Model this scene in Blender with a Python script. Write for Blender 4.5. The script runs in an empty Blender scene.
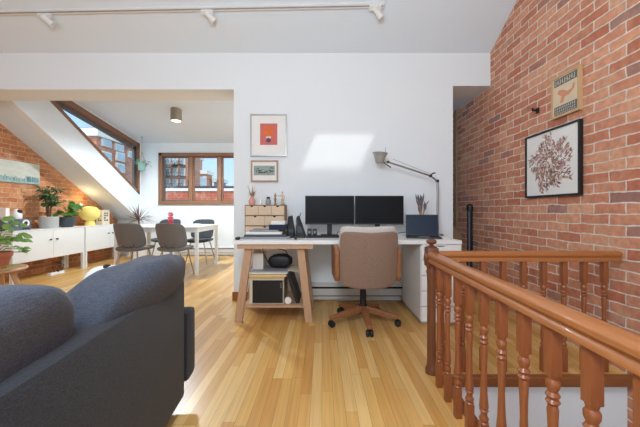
import bpy, bmesh, math, random
from mathutils import Vector, Matrix, noise
R = random.Random(7)
S = bpy.context.scene
COL = S.collection
F, CX, CY, H = 298.0, 322.0, 210.0, 1.0
PI = math.pi

def P(px, py, Y):                     # photograph pixel at depth Y -> point in the room
    return Vector(((px - CX) * Y / F, Y, H + (CY - py) * Y / F))

# ------------------------------------------------------------------ materials
def lin(c):
    return tuple(((v / 255) / 12.92 if v / 255 <= .04045 else ((v / 255 + .055) / 1.055) ** 2.4) for v in c) + (1,)

def newmat(name):
    m = bpy.data.materials.new(name); m.use_nodes = True
    nt = m.node_tree
    return m, nt, nt.nodes['Principled BSDF']

def N(nt, t, **kw):
    n = nt.nodes.new(t)
    for k, v in kw.items(): setattr(n, k, v)
    return n

def mat(name, rgb, rough=.5, metal=0, var=.06, scale=12, bump=0, bscale=200, spec=.5, stretch=None, emit=None, estr=0, coat=0):
    m, nt, b = newmat(name)
    tc = N(nt, 'ShaderNodeTexCoord'); mp = N(nt, 'ShaderNodeMapping')
    nt.links.new(tc.outputs['Object'], mp.inputs[0])
    if stretch: mp.inputs['Scale'].default_value = stretch
    nz = N(nt, 'ShaderNodeTexNoise'); nz.inputs['Scale'].default_value = scale; nz.inputs['Detail'].default_value = 5
    nt.links.new(mp.outputs[0], nz.inputs['Vector'])
    c = lin(rgb)
    mr = N(nt, 'ShaderNodeMapRange')
    mr.inputs['To Min'].default_value = 1 - var * 2; mr.inputs['To Max'].default_value = 1 + var * 2
    nt.links.new(nz.outputs['Fac'], mr.inputs['Value'])
    mx = N(nt, 'ShaderNodeVectorMath', operation='SCALE'); mx.inputs[0].default_value = c[:3]
    nt.links.new(mr.outputs[0], mx.inputs['Scale'])
    nt.links.new(mx.outputs[0], b.inputs['Base Color'])
    b.inputs['Roughness'].default_value = rough; b.inputs['Metallic'].default_value = metal
    b.inputs['Specular IOR Level'].default_value = spec
    b.inputs['Coat Weight'].default_value = coat
    if bump:
        n2 = N(nt, 'ShaderNodeTexNoise'); n2.inputs['Scale'].default_value = bscale; n2.inputs['Detail'].default_value = 3
        nt.links.new(mp.outputs[0], n2.inputs['Vector'])
        bp = N(nt, 'ShaderNodeBump'); bp.inputs['Strength'].default_value = bump; bp.inputs['Distance'].default_value = .004
        nt.links.new(n2.outputs['Fac'], bp.inputs['Height']); nt.links.new(bp.outputs[0], b.inputs['Normal'])
    if emit:
        b.inputs['Emission Color'].default_value = lin(emit); b.inputs['Emission Strength'].default_value = estr
    return m

def brick_mat(name, c1, c2, mortar, axis, bw=.215, rh=.0695, ms=.011, dark=(110, 70, 62), darkamt=.5, bumps=.7, tint=(222, 180, 146)):
    m, nt, b = newmat(name)
    geo = N(nt, 'ShaderNodeNewGeometry'); sp = N(nt, 'ShaderNodeSeparateXYZ'); cb = N(nt, 'ShaderNodeCombineXYZ')
    nt.links.new(geo.outputs['Position'], sp.inputs[0])
    nt.links.new(sp.outputs[axis], cb.inputs[0]); nt.links.new(sp.outputs['Z'], cb.inputs[1])
    nz = N(nt, 'ShaderNodeTexNoise'); nz.inputs['Scale'].default_value = 9; nz.inputs['Detail'].default_value = 4
    nt.links.new(geo.outputs['Position'], nz.inputs['Vector'])
    sb = N(nt, 'ShaderNodeVectorMath', operation='SUBTRACT'); sb.inputs[1].default_value = (.5, .5, .5)
    nt.links.new(nz.outputs['Color'], sb.inputs[0])
    sc = N(nt, 'ShaderNodeVectorMath', operation='SCALE'); sc.inputs['Scale'].default_value = .026
    nt.links.new(sb.outputs[0], sc.inputs[0])
    ad = N(nt, 'ShaderNodeVectorMath', operation='ADD')
    nt.links.new(cb.outputs[0], ad.inputs[0]); nt.links.new(sc.outputs[0], ad.inputs[1])
    br = N(nt, 'ShaderNodeTexBrick')
    br.inputs['Scale'].default_value = 1; br.inputs['Brick Width'].default_value = bw
    br.inputs['Row Height'].default_value = rh; br.inputs['Mortar Size'].default_value = ms / 2
    br.inputs['Mortar Smooth'].default_value = .35
    br.inputs['Color1'].default_value = lin(c1); br.inputs['Color2'].default_value = lin(c2)
    br.inputs['Mortar'].default_value = lin(mortar)
    nt.links.new(ad.outputs[0], br.inputs['Vector'])
    # a second brick texture on the same grid gives single dark headers
    b2 = N(nt, 'ShaderNodeTexBrick')
    for k in ('Scale', 'Brick Width', 'Row Height', 'Mortar Size', 'Mortar Smooth'):
        b2.inputs[k].default_value = br.inputs[k].default_value
    b2.inputs['Bias'].default_value = -.25
    b2.inputs['Color1'].default_value = (0, 0, 0, 1); b2.inputs['Color2'].default_value = (1, 1, 1, 1)
    b2.inputs['Mortar'].default_value = (0, 0, 0, 1)
    off = N(nt, 'ShaderNodeVectorMath', operation='ADD'); off.inputs[1].default_value = (bw * 14, rh * 22, 0)
    nt.links.new(ad.outputs[0], off.inputs[0]); nt.links.new(off.outputs[0], b2.inputs['Vector'])
    rp = N(nt, 'ShaderNodeMapRange'); rp.inputs['From Min'].default_value = .62; rp.inputs['From Max'].default_value = .75
    rp.inputs['To Max'].default_value = darkamt
    nt.links.new(b2.outputs['Color'], rp.inputs['Value'])
    mx = N(nt, 'ShaderNodeMixRGB'); nt.links.new(rp.outputs[0], mx.inputs[0])
    nt.links.new(br.outputs['Color'], mx.inputs[1]); mx.inputs[2].default_value = lin(dark)
    n3 = N(nt, 'ShaderNodeTexNoise'); n3.inputs['Scale'].default_value = 28; n3.inputs['Detail'].default_value = 6
    nt.links.new(geo.outputs['Position'], n3.inputs['Vector'])
    m3 = N(nt, 'ShaderNodeMapRange'); m3.inputs['To Min'].default_value = .62; m3.inputs['To Max'].default_value = 1.38
    nt.links.new(n3.outputs['Fac'], m3.inputs['Value'])
    n4 = N(nt, 'ShaderNodeTexNoise'); n4.inputs['Scale'].default_value = 5.5; n4.inputs['Detail'].default_value = 3
    nt.links.new(geo.outputs['Position'], n4.inputs['Vector'])
    r4 = N(nt, 'ShaderNodeMapRange'); r4.inputs['From Min'].default_value = .5; r4.inputs['From Max'].default_value = .72; r4.inputs['To Max'].default_value = .42
    nt.links.new(n4.outputs['Fac'], r4.inputs['Value'])
    m4 = N(nt, 'ShaderNodeMixRGB'); nt.links.new(r4.outputs[0], m4.inputs[0]); nt.links.new(mx.outputs[0], m4.inputs[1]); m4.inputs[2].default_value = lin(tint)
    ml = N(nt, 'ShaderNodeVectorMath', operation='SCALE')
    nt.links.new(m4.outputs[0], ml.inputs[0]); nt.links.new(m3.outputs[0], ml.inputs['Scale'])
    nt.links.new(ml.outputs[0], b.inputs['Base Color'])
    b.inputs['Roughness'].default_value = .85
    iv = N(nt, 'ShaderNodeMath', operation='SUBTRACT'); iv.inputs[0].default_value = 1
    nt.links.new(br.outputs['Fac'], iv.inputs[1])
    a2 = N(nt, 'ShaderNodeMath', operation='MULTIPLY_ADD'); a2.inputs[1].default_value = .5
    nt.links.new(n3.outputs['Fac'], a2.inputs[0]); nt.links.new(iv.outputs[0], a2.inputs[2])
    bp = N(nt, 'ShaderNodeBump'); bp.inputs['Strength'].default_value = bumps; bp.inputs['Distance'].default_value = .012
    nt.links.new(a2.outputs[0], bp.inputs['Height']); nt.links.new(bp.outputs[0], b.inputs['Normal'])
    return m

def floor_mat():
    m, nt, b = newmat('oak_floor')
    geo = N(nt, 'ShaderNodeNewGeometry'); sp = N(nt, 'ShaderNodeSeparateXYZ'); cb = N(nt, 'ShaderNodeCombineXYZ')
    nt.links.new(geo.outputs['Position'], sp.inputs[0])
    rw = N(nt, 'ShaderNodeMath', operation='DIVIDE'); rw.inputs[1].default_value = .0585
    nt.links.new(sp.outputs['X'], rw.inputs[0])
    fl = N(nt, 'ShaderNodeMath', operation='FLOOR'); nt.links.new(rw.outputs[0], fl.inputs[0])
    wn = N(nt, 'ShaderNodeTexWhiteNoise', noise_dimensions='1D'); nt.links.new(fl.outputs[0], wn.inputs['W'])
    sh = N(nt, 'ShaderNodeMath', operation='MULTIPLY_ADD'); sh.inputs[1].default_value = 3.7
    nt.links.new(wn.outputs['Value'], sh.inputs[0]); nt.links.new(sp.outputs['Y'], sh.inputs[2])
    nt.links.new(sh.outputs[0], cb.inputs[0]); nt.links.new(sp.outputs['X'], cb.inputs[1])
    cols = []
    for (o, c1, c2) in ((0, (222, 176, 104), (200, 146, 78)), (7.31, (0, 0, 0), (255, 255, 255))):
        br = N(nt, 'ShaderNodeTexBrick'); br.offset = 0
        br.inputs['Scale'].default_value = 1; br.inputs['Brick Width'].default_value = .95
        br.inputs['Row Height'].default_value = .0585; br.inputs['Mortar Size'].default_value = .0007
        br.inputs['Mortar Smooth'].default_value = .2
        br.inputs['Color1'].default_value = lin(c1); br.inputs['Color2'].default_value = lin(c2)
        br.inputs['Mortar'].default_value = lin((128, 82, 40))
        of = N(nt, 'ShaderNodeVectorMath', operation='ADD'); of.inputs[1].default_value = (.95 * 2 * int(o), .0585 * 2 * int(o * 3), 0)
        nt.links.new(cb.outputs[0], of.inputs[0]); nt.links.new(of.outputs[0], br.inputs['Vector'])
        cols.append(br)
    mp = N(nt, 'ShaderNodeMapping'); mp.inputs['Scale'].default_value = (2.2, 60, 1)
    nt.links.new(cb.outputs[0], mp.inputs[0])
    nz = N(nt, 'ShaderNodeTexNoise'); nz.inputs['Scale'].default_value = 1; nz.inputs['Detail'].default_value = 6
    nz.inputs['Distortion'].default_value = .6
    nt.links.new(mp.outputs[0], nz.inputs['Vector'])
    m3 = N(nt, 'ShaderNodeMapRange'); m3.inputs['To Min'].default_value = .74; m3.inputs['To Max'].default_value = 1.3
    nt.links.new(nz.outputs['Fac'], m3.inputs['Value'])
    rp = N(nt, 'ShaderNodeMapRange'); rp.inputs['From Min'].default_value = .6; rp.inputs['From Max'].default_value = .8
    rp.inputs['To Max'].default_value = .5
    nt.links.new(cols[1].outputs['Color'], rp.inputs['Value'])
    mx = N(nt, 'ShaderNodeMixRGB'); nt.links.new(rp.outputs[0], mx.inputs[0])
    nt.links.new(cols[0].outputs['Color'], mx.inputs[1]); mx.inputs[2].default_value = lin((234, 200, 138))
    ml = N(nt, 'ShaderNodeVectorMath', operation='SCALE')
    nt.links.new(mx.outputs[0], ml.inputs[0]); nt.links.new(m3.outputs[0], ml.inputs['Scale'])
    nt.links.new(ml.outputs[0], b.inputs['Base Color'])
    b.inputs['Roughness'].default_value = .3
    b.inputs['Specular IOR Level'].default_value = .45
    bp = N(nt, 'ShaderNodeBump'); bp.inputs['Strength'].default_value = .12; bp.inputs['Distance'].default_value = .002
    nt.links.new(nz.outputs['Fac'], bp.inputs['Height']); nt.links.new(bp.outputs[0], b.inputs['Normal'])
    return m

def glass_mat():
    m, nt, b = newmat('window_glass'); nt.nodes.remove(b)
    out = nt.nodes['Material Output']
    t = N(nt, 'ShaderNodeBsdfTransparent'); t.inputs[0].default_value = (.95, .97, .97, 1)
    g = N(nt, 'ShaderNodeBsdfGlossy'); g.inputs['Roughness'].default_value = .02
    mx = N(nt, 'ShaderNodeMixShader'); mx.inputs[0].default_value = .05
    nt.links.new(t.outputs[0], mx.inputs[1]); nt.links.new(g.outputs[0], mx.inputs[2]); nt.links.new(mx.outputs[0], out.inputs[0])
    return m

def fabric_mat(name, rgb, rgb2, scale=420, rough=.95, bump=.5):
    m, nt, b = newmat(name)
    tc = N(nt, 'ShaderNodeTexCoord')
    ws = []
    for st in ((scale, scale * .12, scale * .5), (scale * .12, scale * .5, scale)):
        mp = N(nt, 'ShaderNodeMapping'); mp.inputs['Scale'].default_value = st
        nt.links.new(tc.outputs['Object'], mp.inputs[0])
        nz = N(nt, 'ShaderNodeTexNoise'); nz.inputs['Scale'].default_value = 1; nz.inputs['Detail'].default_value = 2
        nt.links.new(mp.outputs[0], nz.inputs['Vector']); ws.append(nz)
    ad = N(nt, 'ShaderNodeMath', operation='ADD')
    nt.links.new(ws[0].outputs['Fac'], ad.inputs[0]); nt.links.new(ws[1].outputs['Fac'], ad.inputs[1])
    mr = N(nt, 'ShaderNodeMapRange'); mr.inputs['From Min'].default_value = .7; mr.inputs['From Max'].default_value = 1.3
    nt.links.new(ad.outputs[0], mr.inputs['Value'])
    mx = N(nt, 'ShaderNodeMixRGB'); nt.links.new(mr.outputs[0], mx.inputs[0])
    mx.inputs[1].default_value = lin(rgb); mx.inputs[2].default_value = lin(rgb2)
    nt.links.new(mx.outputs[0], b.inputs['Base Color'])
    b.inputs['Roughness'].default_value = rough; b.inputs['Specular IOR Level'].default_value = .2
    b.inputs['Sheen Weight'].default_value = .15
    bp = N(nt, 'ShaderNodeBump'); bp.inputs['Strength'].default_value = bump; bp.inputs['Distance'].default_value = .002
    nt.links.new(ad.outputs[0], bp.inputs['Height']); nt.links.new(bp.outputs[0], b.inputs['Normal'])
    return m

M = {}
M['wall'] = mat('white_wall_paint', (236, 241, 245), .7, var=.008, scale=3)
M['ceil'] = mat('white_ceiling_paint', (229, 239, 248), .8, var=.008, scale=3)
M['brick_r'] = brick_mat('pink_red_brick', (222, 162, 130), (190, 114, 88), (232, 222, 208), 'Y', dark=(146, 112, 110), darkamt=.8)
M['brick_l'] = brick_mat('orange_brick', (212, 142, 92), (176, 104, 66), (206, 180, 150), 'Y', dark=(140, 84, 64), darkamt=.6)
M['brick_out'] = brick_mat('street_brick', (186, 116, 92), (168, 100, 80), (190, 160, 146), 'Y', bw=.3, rh=.1, ms=.012)
M['brick_out_x'] = brick_mat('street_brick_front', (188, 130, 108), (170, 112, 92), (196, 168, 152), 'X', bw=.3, rh=.1, ms=.012)
M['brick_par'] = brick_mat('parapet_brick', (176, 84, 62), (158, 72, 54), (180, 140, 124), 'X', bw=.3, rh=.1, ms=.012)
M['floor'] = floor_mat()
M['glass'] = glass_mat()
M['winwood'] = mat('window_wood', (136, 96, 70), .5, var=.12, scale=5, stretch=(3, 3, 3))
M['windark'] = mat('window_sash_grey', (96, 92, 90), .5)
M['railwood'] = mat('rail_wood', (170, 106, 58), .28, var=.14, scale=6, stretch=(14, 2, 14), coat=.3)
M['balwood'] = mat('baluster_wood', (146, 84, 48), .38, var=.14, scale=8, stretch=(14, 14, 1.5), coat=.2)
M['newelwood'] = mat('newel_wood', (112, 66, 42), .38, var=.14, scale=8, stretch=(14, 14, 1.5), coat=.2)
M['noswood'] = mat('nosing_wood', (138, 84, 46), .3, var=.14, scale=6, stretch=(3, 20, 20))
M['basewood'] = mat('baseboard_wood', (150, 88, 44), .4, var=.1)
M['white'] = mat('white_lacquer', (238, 238, 238), .35, var=.01)
M['whitemet'] = mat('white_powder_coat', (234, 234, 232), .4, var=.01)
M['heater'] = mat('heater_enamel', (214, 210, 204), .45, var=.02)
M['black'] = mat('black_plastic', (24, 24, 27), .5, var=.1)
M['screen'] = mat('black_screen', (24, 24, 28), .35, var=.05, spec=.12)
M['navy'] = mat('navy_screen', (36, 46, 66), .35, var=.05, spec=.15)
M['slot'] = mat('dark_gap', (20, 18, 16), .9)
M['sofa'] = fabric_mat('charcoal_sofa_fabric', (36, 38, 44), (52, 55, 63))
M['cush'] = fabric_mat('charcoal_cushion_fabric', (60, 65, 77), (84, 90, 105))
M['chairgrey'] = fabric_mat('grey_shell_fabric', (104, 102, 102), (128, 125, 124), 500)
M['chairdark'] = fabric_mat('dark_shell_fabric', (58, 62, 66), (74, 78, 82), 500)
M['officeback'] = fabric_mat('brown_weave', (128, 104, 90), (154, 128, 112), 380)
M['officefront'] = fabric_mat('light_grey_weave', (190, 184, 178), (212, 206, 200), 380)
M['chairwood'] = mat('office_chair_wood', (150, 98, 60), .45, var=.14, scale=8, stretch=(4, 4, 2))
M['trestle'] = mat('trestle_pine', (196, 158, 126), .5, var=.1, scale=6, stretch=(12, 12, 1.5))
M['ply'] = mat('birch_ply', (214, 188, 158), .55, var=.06, scale=6, stretch=(2, 12, 12))
M['plyedge'] = mat('birch_edge', (150, 118, 86), .6, var=.1)
M['chrome'] = mat('brushed_steel', (150, 150, 153), .3, 1)
M['legs'] = mat('chair_leg_metal', (168, 150, 132), .35, .6)
M['lampshade'] = mat('aluminium_shade', (176, 174, 170), .45, .3)
M['concrete'] = mat('taupe_plaster', (158, 146, 130), .8, var=.1)
M['bulb'] = mat('lit_diffuser', (255, 250, 240), .5, emit=(255, 246, 228), estr=6)
M['yellow'] = mat('yellow_glass', (232, 212, 120), .25, emit=(250, 214, 110), estr=.22, var=.03)
M['potgrey'] = mat('pale_grey_ceramic', (182, 184, 182), .5, var=.04)
M['potdark'] = mat('slate_ceramic', (66, 76, 84), .45, var=.06)
M['terra'] = mat('terracotta', (180, 104, 76), .8, var=.1)
M['soil'] = mat('potting_soil', (50, 38, 30), .95, var=.3, scale=60)
M['leafdark'] = mat('dark_leaf', (74, 98, 56), .4, var=.25, scale=14)
M['leafmid'] = mat('glossy_leaf', (76, 118, 50), .3, var=.25, scale=10)
M['leaflight'] = mat('bright_leaf', (128, 166, 84), .4, var=.25, scale=10)
M['leafred'] = mat('bronze_leaf', (112, 92, 84), .45, var=.25, scale=10)
M['leafmint'] = mat('variegated_leaf', (130, 164, 140), .45, var=.3, scale=20)
M['mint'] = mat('mint_ceramic', (140, 178, 170), .5, var=.05)
M['stem'] = mat('woody_stem', (110, 84, 60), .8, var=.15)
M['lav'] = mat('dried_lavender', (112, 106, 116), .9, var=.25, scale=60)
M['straw'] = mat('dried_straw', (182, 150, 112), .9, var=.2, scale=40)
M['stool'] = mat('stool_wood', (188, 146, 104), .5, var=.1, scale=6)
M['pink'] = mat('pink_ceramic', (222, 158, 146), .4, var=.05)
M['redvase'] = mat('red_glass', (188, 34, 60), .15, var=.05)
M['flower'] = mat('pink_petals', (232, 140, 150), .7, var=.2, scale=60)
M['clearish'] = mat('smoky_glass', (150, 152, 152), .15, var=.1)
M['paper'] = mat('paper_white', (240, 239, 236), .8, var=.03)
M['papergrey'] = mat('paper_grey', (150, 150, 156), .7, var=.1)
M['manila'] = mat('manila_folder', (214, 176, 84), .7, var=.06)
M['cream'] = mat('cream_card', (222, 208, 184), .7, var=.04)
M['silver'] = mat('silver_frame', (176, 174, 172), .35, .5)
M['oakframe'] = mat('oak_frame', (176, 140, 112), .5, var=.1, scale=8)
M['lightframe'] = mat('pale_wood_frame', (206, 170, 126), .5, var=.1, scale=8)
M['artpink'] = mat('print_coral', (208, 110, 104), .7, var=.06)
M['artorange'] = mat('print_orange', (226, 112, 60), .7, var=.15, scale=30)
M['salmon'] = mat('print_salmon', (220, 156, 122), .7, var=.1, scale=30)
M['artpurple'] = mat('print_plum', (92, 70, 110), .7)
M['artgreen'] = mat('print_sage', (150, 164, 156), .7, var=.25, scale=40)
M['artdark'] = mat('print_slate', (70, 78, 84), .7, var=.15, scale=30)
M['artgrey'] = mat('print_grey', (104, 108, 112), .7, var=.15, scale=30)
M['artcream'] = mat('print_cream', (226, 206, 176), .7)
M['artsky'] = mat('painted_sky', (206, 208, 196), .8, var=.12, scale=6, stretch=(1, 1, 3))
M['artteal'] = mat('painted_teal', (112, 146, 148), .8, var=.2, scale=20)
M['artteal2'] = mat('painted_pale_teal', (150, 178, 176), .8, var=.2, scale=20)
M['artm'] = [mat('print_mauve', (160, 120, 122), .7), mat('print_brown', (150, 108, 88), .7), mat('print_rose', (198, 152, 146), .7),
             mat('print_ink', (100, 84, 92), .7), mat('print_olive', (150, 138, 104), .7), mat('print_pale', (214, 184, 170), .7)]
M['radio'] = mat('slate_radio', (92, 100, 110), .6, var=.06)
M['tan'] = mat('tan_board', (176, 146, 112), .8, var=.06)
M['bluestrip'] = mat('steel_blue_strip', (110, 124, 150), .4, .3)
M['outstone'] = mat('pale_stone', (214, 208, 200), .8, var=.05)
M['outwin'] = mat('street_window_pane', (160, 178, 190), .15, var=.2, scale=2)
M['outdark'] = mat('dark_ironwork', (70, 70, 76), .6)
M['outgrey'] = mat('grey_cladding', (126, 138, 150), .7, var=.06)
M['outorange'] = brick_mat('orange_street_brick', (206, 140, 106), (190, 122, 92), (204, 170, 150), 'X', bw=.3, rh=.1, ms=.012)
M['street'] = mat('street_asphalt', (120, 120, 122), .9, var=.1)

# ------------------------------------------------------------------ mesh helpers
class MB:
    def __init__(s): s.bm = bmesh.new(); s.mi = 0
    def face(s, vs):
        try:
            f = s.bm.faces.new(vs); f.material_index = s.mi; return f
        except ValueError: return None
    def v(s, p): return s.bm.verts.new(Vector(p))
    def hexa(s, b, t):
        b = [s.v(p) for p in b]; t = [s.v(p) for p in t]; n = len(b)
        s.face(b[::-1]); s.face(t)
        for i in range(n): s.face([b[i], b[(i + 1) % n], t[(i + 1) % n], t[i]])
        return b + t
    def box(s, x0, y0, z0, x1, y1, z1, bev=0):
        x0, x1 = min(x0, x1), max(x0, x1); y0, y1 = min(y0, y1), max(y0, y1); z0, z1 = min(z0, z1), max(z0, z1)
        vs = s.hexa([(x0, y0, z0), (x1, y0, z0), (x1, y1, z0), (x0, y1, z0)], [(x0, y0, z1), (x1, y0, z1), (x1, y1, z1), (x0, y1, z1)])
        if bev:
            es = list({e for v in vs for e in v.link_edges})
            r = bmesh.ops.bevel(s.bm, geom=es, offset=bev, segments=2, affect='EDGES', profile=.6)
            for f in r['faces']: f.material_index = s.mi
    def bar(s, p, q, w, h, up=(0, 0, 1), bev=0):
        p, q = Vector(p), Vector(q); d = (q - p).normalized(); up = Vector(up)
        if abs(d.dot(up)) > .98: up = Vector((0, 1, 0))
        a = d.cross(up).normalized(); b = a.cross(d)
        o = [a * w / 2 * i + b * h / 2 * j for i, j in ((-1, -1), (1, -1), (1, 1), (-1, 1))]
        vs = s.hexa([p + k for k in o], [q + k for k in o])
        if bev:
            es = list({e for v in vs for e in v.link_edges})
            r = bmesh.ops.bevel(s.bm, geom=es, offset=bev, segments=2, affect='EDGES', profile=.6)
            for f in r['faces']: f.material_index = s.mi
    def prism(s, poly, off):
        off = Vector(off); poly = [Vector(p) for p in poly]
        s.hexa(poly, [p + off for p in poly])
    def tube(s, pts, r, seg=8):
        pts = [Vector(p) for p in pts]; rings = []; prev = None
        for i, p in enumerate(pts):
            d = (pts[min(i + 1, len(pts) - 1)] - pts[max(i - 1, 0)]).normalized()
            up = Vector((0, 0, 1)) if abs(d.z) < .9 else Vector((0, 1, 0))
            a = d.cross(up).normalized() if prev is None else (prev - d * prev.dot(d)).normalized()
            prev = a; b = d.cross(a); rr = r[i] if isinstance(r, (list, tuple)) else r
            rings.append([s.v(p + a * math.cos(t * 2 * PI / seg) * rr + b * math.sin(t * 2 * PI / seg) * rr) for t in range(seg)])
        for A, B in zip(rings, rings[1:]):
            for i in range(seg): s.face([A[i], A[(i + 1) % seg], B[(i + 1) % seg], B[i]])
        s.face(rings[0][::-1]); s.face(rings[-1])
    def lathe(s, prof, c=(0, 0, 0), seg=20, mtx=None):
        c = Vector(c); rings = []
        for r, z in prof:
            ring = []
            for t in range(seg):
                p = Vector((r * math.cos(2 * PI * t / seg), r * math.sin(2 * PI * t / seg), z))
                if mtx: p = mtx @ p
                ring.append(s.v(p + c))
            rings.append(ring)
        for A, B in zip(rings, rings[1:]):
            for i in range(seg): s.face([A[i], A[(i + 1) % seg], B[(i + 1) % seg], B[i]])
        s.face(rings[0][::-1]); s.face(rings[-1])
    def sup(s, c, sx, sy, sz, e1=.5, e2=.5, nu=28, nv=16, fn=None):
        c = Vector(c)
        def sg(v, e): return math.copysign(abs(v) ** e, v)
        rings = []
        for j in range(1, nv):
            ph = -PI / 2 + PI * j / nv; ring = []
            for i in range(nu):
                th = 2 * PI * i / nu
                p = Vector((sx * sg(math.cos(ph), e1) * sg(math.cos(th), e2), sy * sg(math.cos(ph), e1) * sg(math.sin(th), e2), sz * sg(math.sin(ph), e1)))
                if fn: p = fn(p)
                ring.append(s.v(p + c))
            rings.append(ring)
        for A, B in zip(rings, rings[1:]):
            for i in range(nu): s.face([A[i], A[(i + 1) % nu], B[(i + 1) % nu], B[i]])
        for k, ring, z in ((0, rings[0], -sz), (1, rings[-1], sz)):
            p = Vector((0, 0, z))
            if fn: p = fn(p)
            v = s.v(p + c)
            for i in range(nu):
                a, b = ring[i], ring[(i + 1) % nu]
                s.face([b, a, v] if k == 0 else [a, b, v])
    def leaf(s, p, d, L, W, up=(0, 0, 1), droop=.3, fold=.25):
        p = Vector(p); d = Vector(d).normalized(); up = Vector(up)
        a = d.cross(up)
        if a.length < .05: a = d.cross(Vector((1, 0, 0)))
        a.normalize(); n = a.cross(d).normalized()
        cs = []
        for t, w in ((0, .12), (.3, .9), (.6, 1), (.85, .55), (1, .05)):
            m = p + d * L * t - n * droop * L * t * t
            w *= W / 2
            cs.append([s.v(m - a * w + n * fold * w), s.v(m), s.v(m + a * w + n * fold * w)])
        for A, B in zip(cs, cs[1:]):
            s.face([A[0], A[1], B[1], B[0]]); s.face([A[1], A[2], B[2], B[1]])
    def build(s, name, mats, parent=None, smooth=False, world=True, sub=0, bevel=0):
        bm = s.bm
        bmesh.ops.recalc_face_normals(bm, faces=bm.faces[:])
        loc = None
        if parent is not None:
            if world:
                w = Matrix(); o = parent
                while o is not None: w = o.matrix_basis @ w; o = o.parent
                bm.transform(w.inverted())
        else:
            xs = [v.co for v in bm.verts]
            loc = Vector(((min(p.x for p in xs) + max(p.x for p in xs)) / 2, (min(p.y for p in xs) + max(p.y for p in xs)) / 2, min(p.z for p in xs)))
            bm.transform(Matrix.Translation(-loc))
        me = bpy.data.meshes.new(name); bm.to_mesh(me); bm.free()
        for m in (mats if isinstance(mats, (list, tuple)) else [mats]): me.materials.append(M[m] if isinstance(m, str) else m)
        o = bpy.data.objects.new(name, me); COL.objects.link(o)
        if parent is not None: o.parent = parent
        else: o.location = loc
        if smooth:
            me.shade_smooth()
            if smooth != 2: me.set_sharp_from_angle(angle=math.radians(40))
        if sub:
            md = o.modifiers.new('sub', 'SUBSURF'); md.levels = md.render_levels = sub
        if bevel:
            md = o.modifiers.new('bev', 'BEVEL'); md.width = bevel; md.segments = 2; md.limit_method = 'ANGLE'
        return o

def tag(o, label=None, cat=None, group=None, kind=None):
    for k, v in (('label', label), ('category', cat), ('group', group), ('kind', kind)):
        if v: o[k] = v
    return o
def thing(name, label, cat, loc=(0, 0, 0), rz=0, group=None):
    o = bpy.data.objects.new(name, None); COL.objects.link(o)
    o.location = loc; o.rotation_euler = (0, 0, rz); o.empty_display_size = .1
    o.matrix_basis = Matrix.Translation(loc) @ Matrix.Rotation(rz, 4, 'Z')
    return tag(o, label, cat, group)
def dup(root, loc, rz, label):
    r = root.copy(); COL.objects.link(r); r.location = loc; r.rotation_euler = (0, 0, rz); r['label'] = label
    for ch in list(root.children):
        c = ch.copy(); COL.objects.link(c); c.parent = r
        for g in ch.children:
            d = g.copy(); COL.objects.link(d); d.parent = c
    return r
def struct(o, kind='structure'):
    o['kind'] = kind; return o
def bx(name, m, a, parent=None, bev=0, **kw):
    b = MB(); b.box(*a, bev=bev); return b.build(name, m, parent, **kw)

# ------------------------------------------------------------------ the shell
XL, XR, XC = -4.5, 1.865, -3.98       # left brick, right brick, dormer cheek
YW, YH, YF, YB = 3.3, 3.64, 6.55, -3.0
def zr(y): return H + 3.735 - .605 * y      # main roof underside
def zd(y): return H + 2.52 - .16 * y        # dormer ceiling
YR = .3
def zb(y): return zr(YR) - .605 * (YR - y)  # rear slope

def quad_floor():
    b = MB()
    b.box(XL - .1, YB, -.03, .72, YF + .1, 0)
    b.box(.72, 1.79, -.03, XR + .1, 4.4, 0)
    return b.build('floor', 'floor')
struct(quad_floor())
b = MB(); b.prism([(XL, YB, -.1), (XL, YF + .1, -.1), (XL, YF + .1, H + 3.735 - .605 * (YF + .1) + .02), (XL, .3, H + 3.735 - .605 * .3 + .02), (XL, YB, H + 3.735 - .605 * .3 - .605 * 3.3 + .02)], (-.15, 0, 0)); struct(b.build('wall_left', 'brick_l'))
b = MB(); b.box(XR, YB, -2.6, XR + .15, 4.4, 4.8); struct(b.build('wall_right', 'brick_r'))
# back partition the desk stands against
PX0, PX1 = -.978, 1.45
b = MB(); b.box(PX0, YW, 0, PX1, YH, 2.36); struct(b.build('wall_back', 'wall'))
b = MB(); b.box(XL, YW, 2.335, PX0, YH, 2.9); b.box(PX0, YW, 2.36, PX1, YH, 2.9); b.box(PX1, YW, 2.375, XR, YH, 2.9)
struct(b.build('wall_header', 'wall'))
# gap on the right of the partition
b = MB(); b.box(PX1 - .2, YH, 2.375, XR, 4.4, 2.45); struct(b.build('ceiling_gap', 'ceil'))
b = MB(); b.box(.9, 4.28, 0, XR, 4.4, 2.45); b.box(.9, YH, 0, .98, 4.28, 2.45); struct(b.build('wall_gap', 'wall'))
b = MB(); b.box(1.84, 4.1, 0, XR, 4.16, 2.375); struct(b.build('trim_1', 'tan'))
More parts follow.
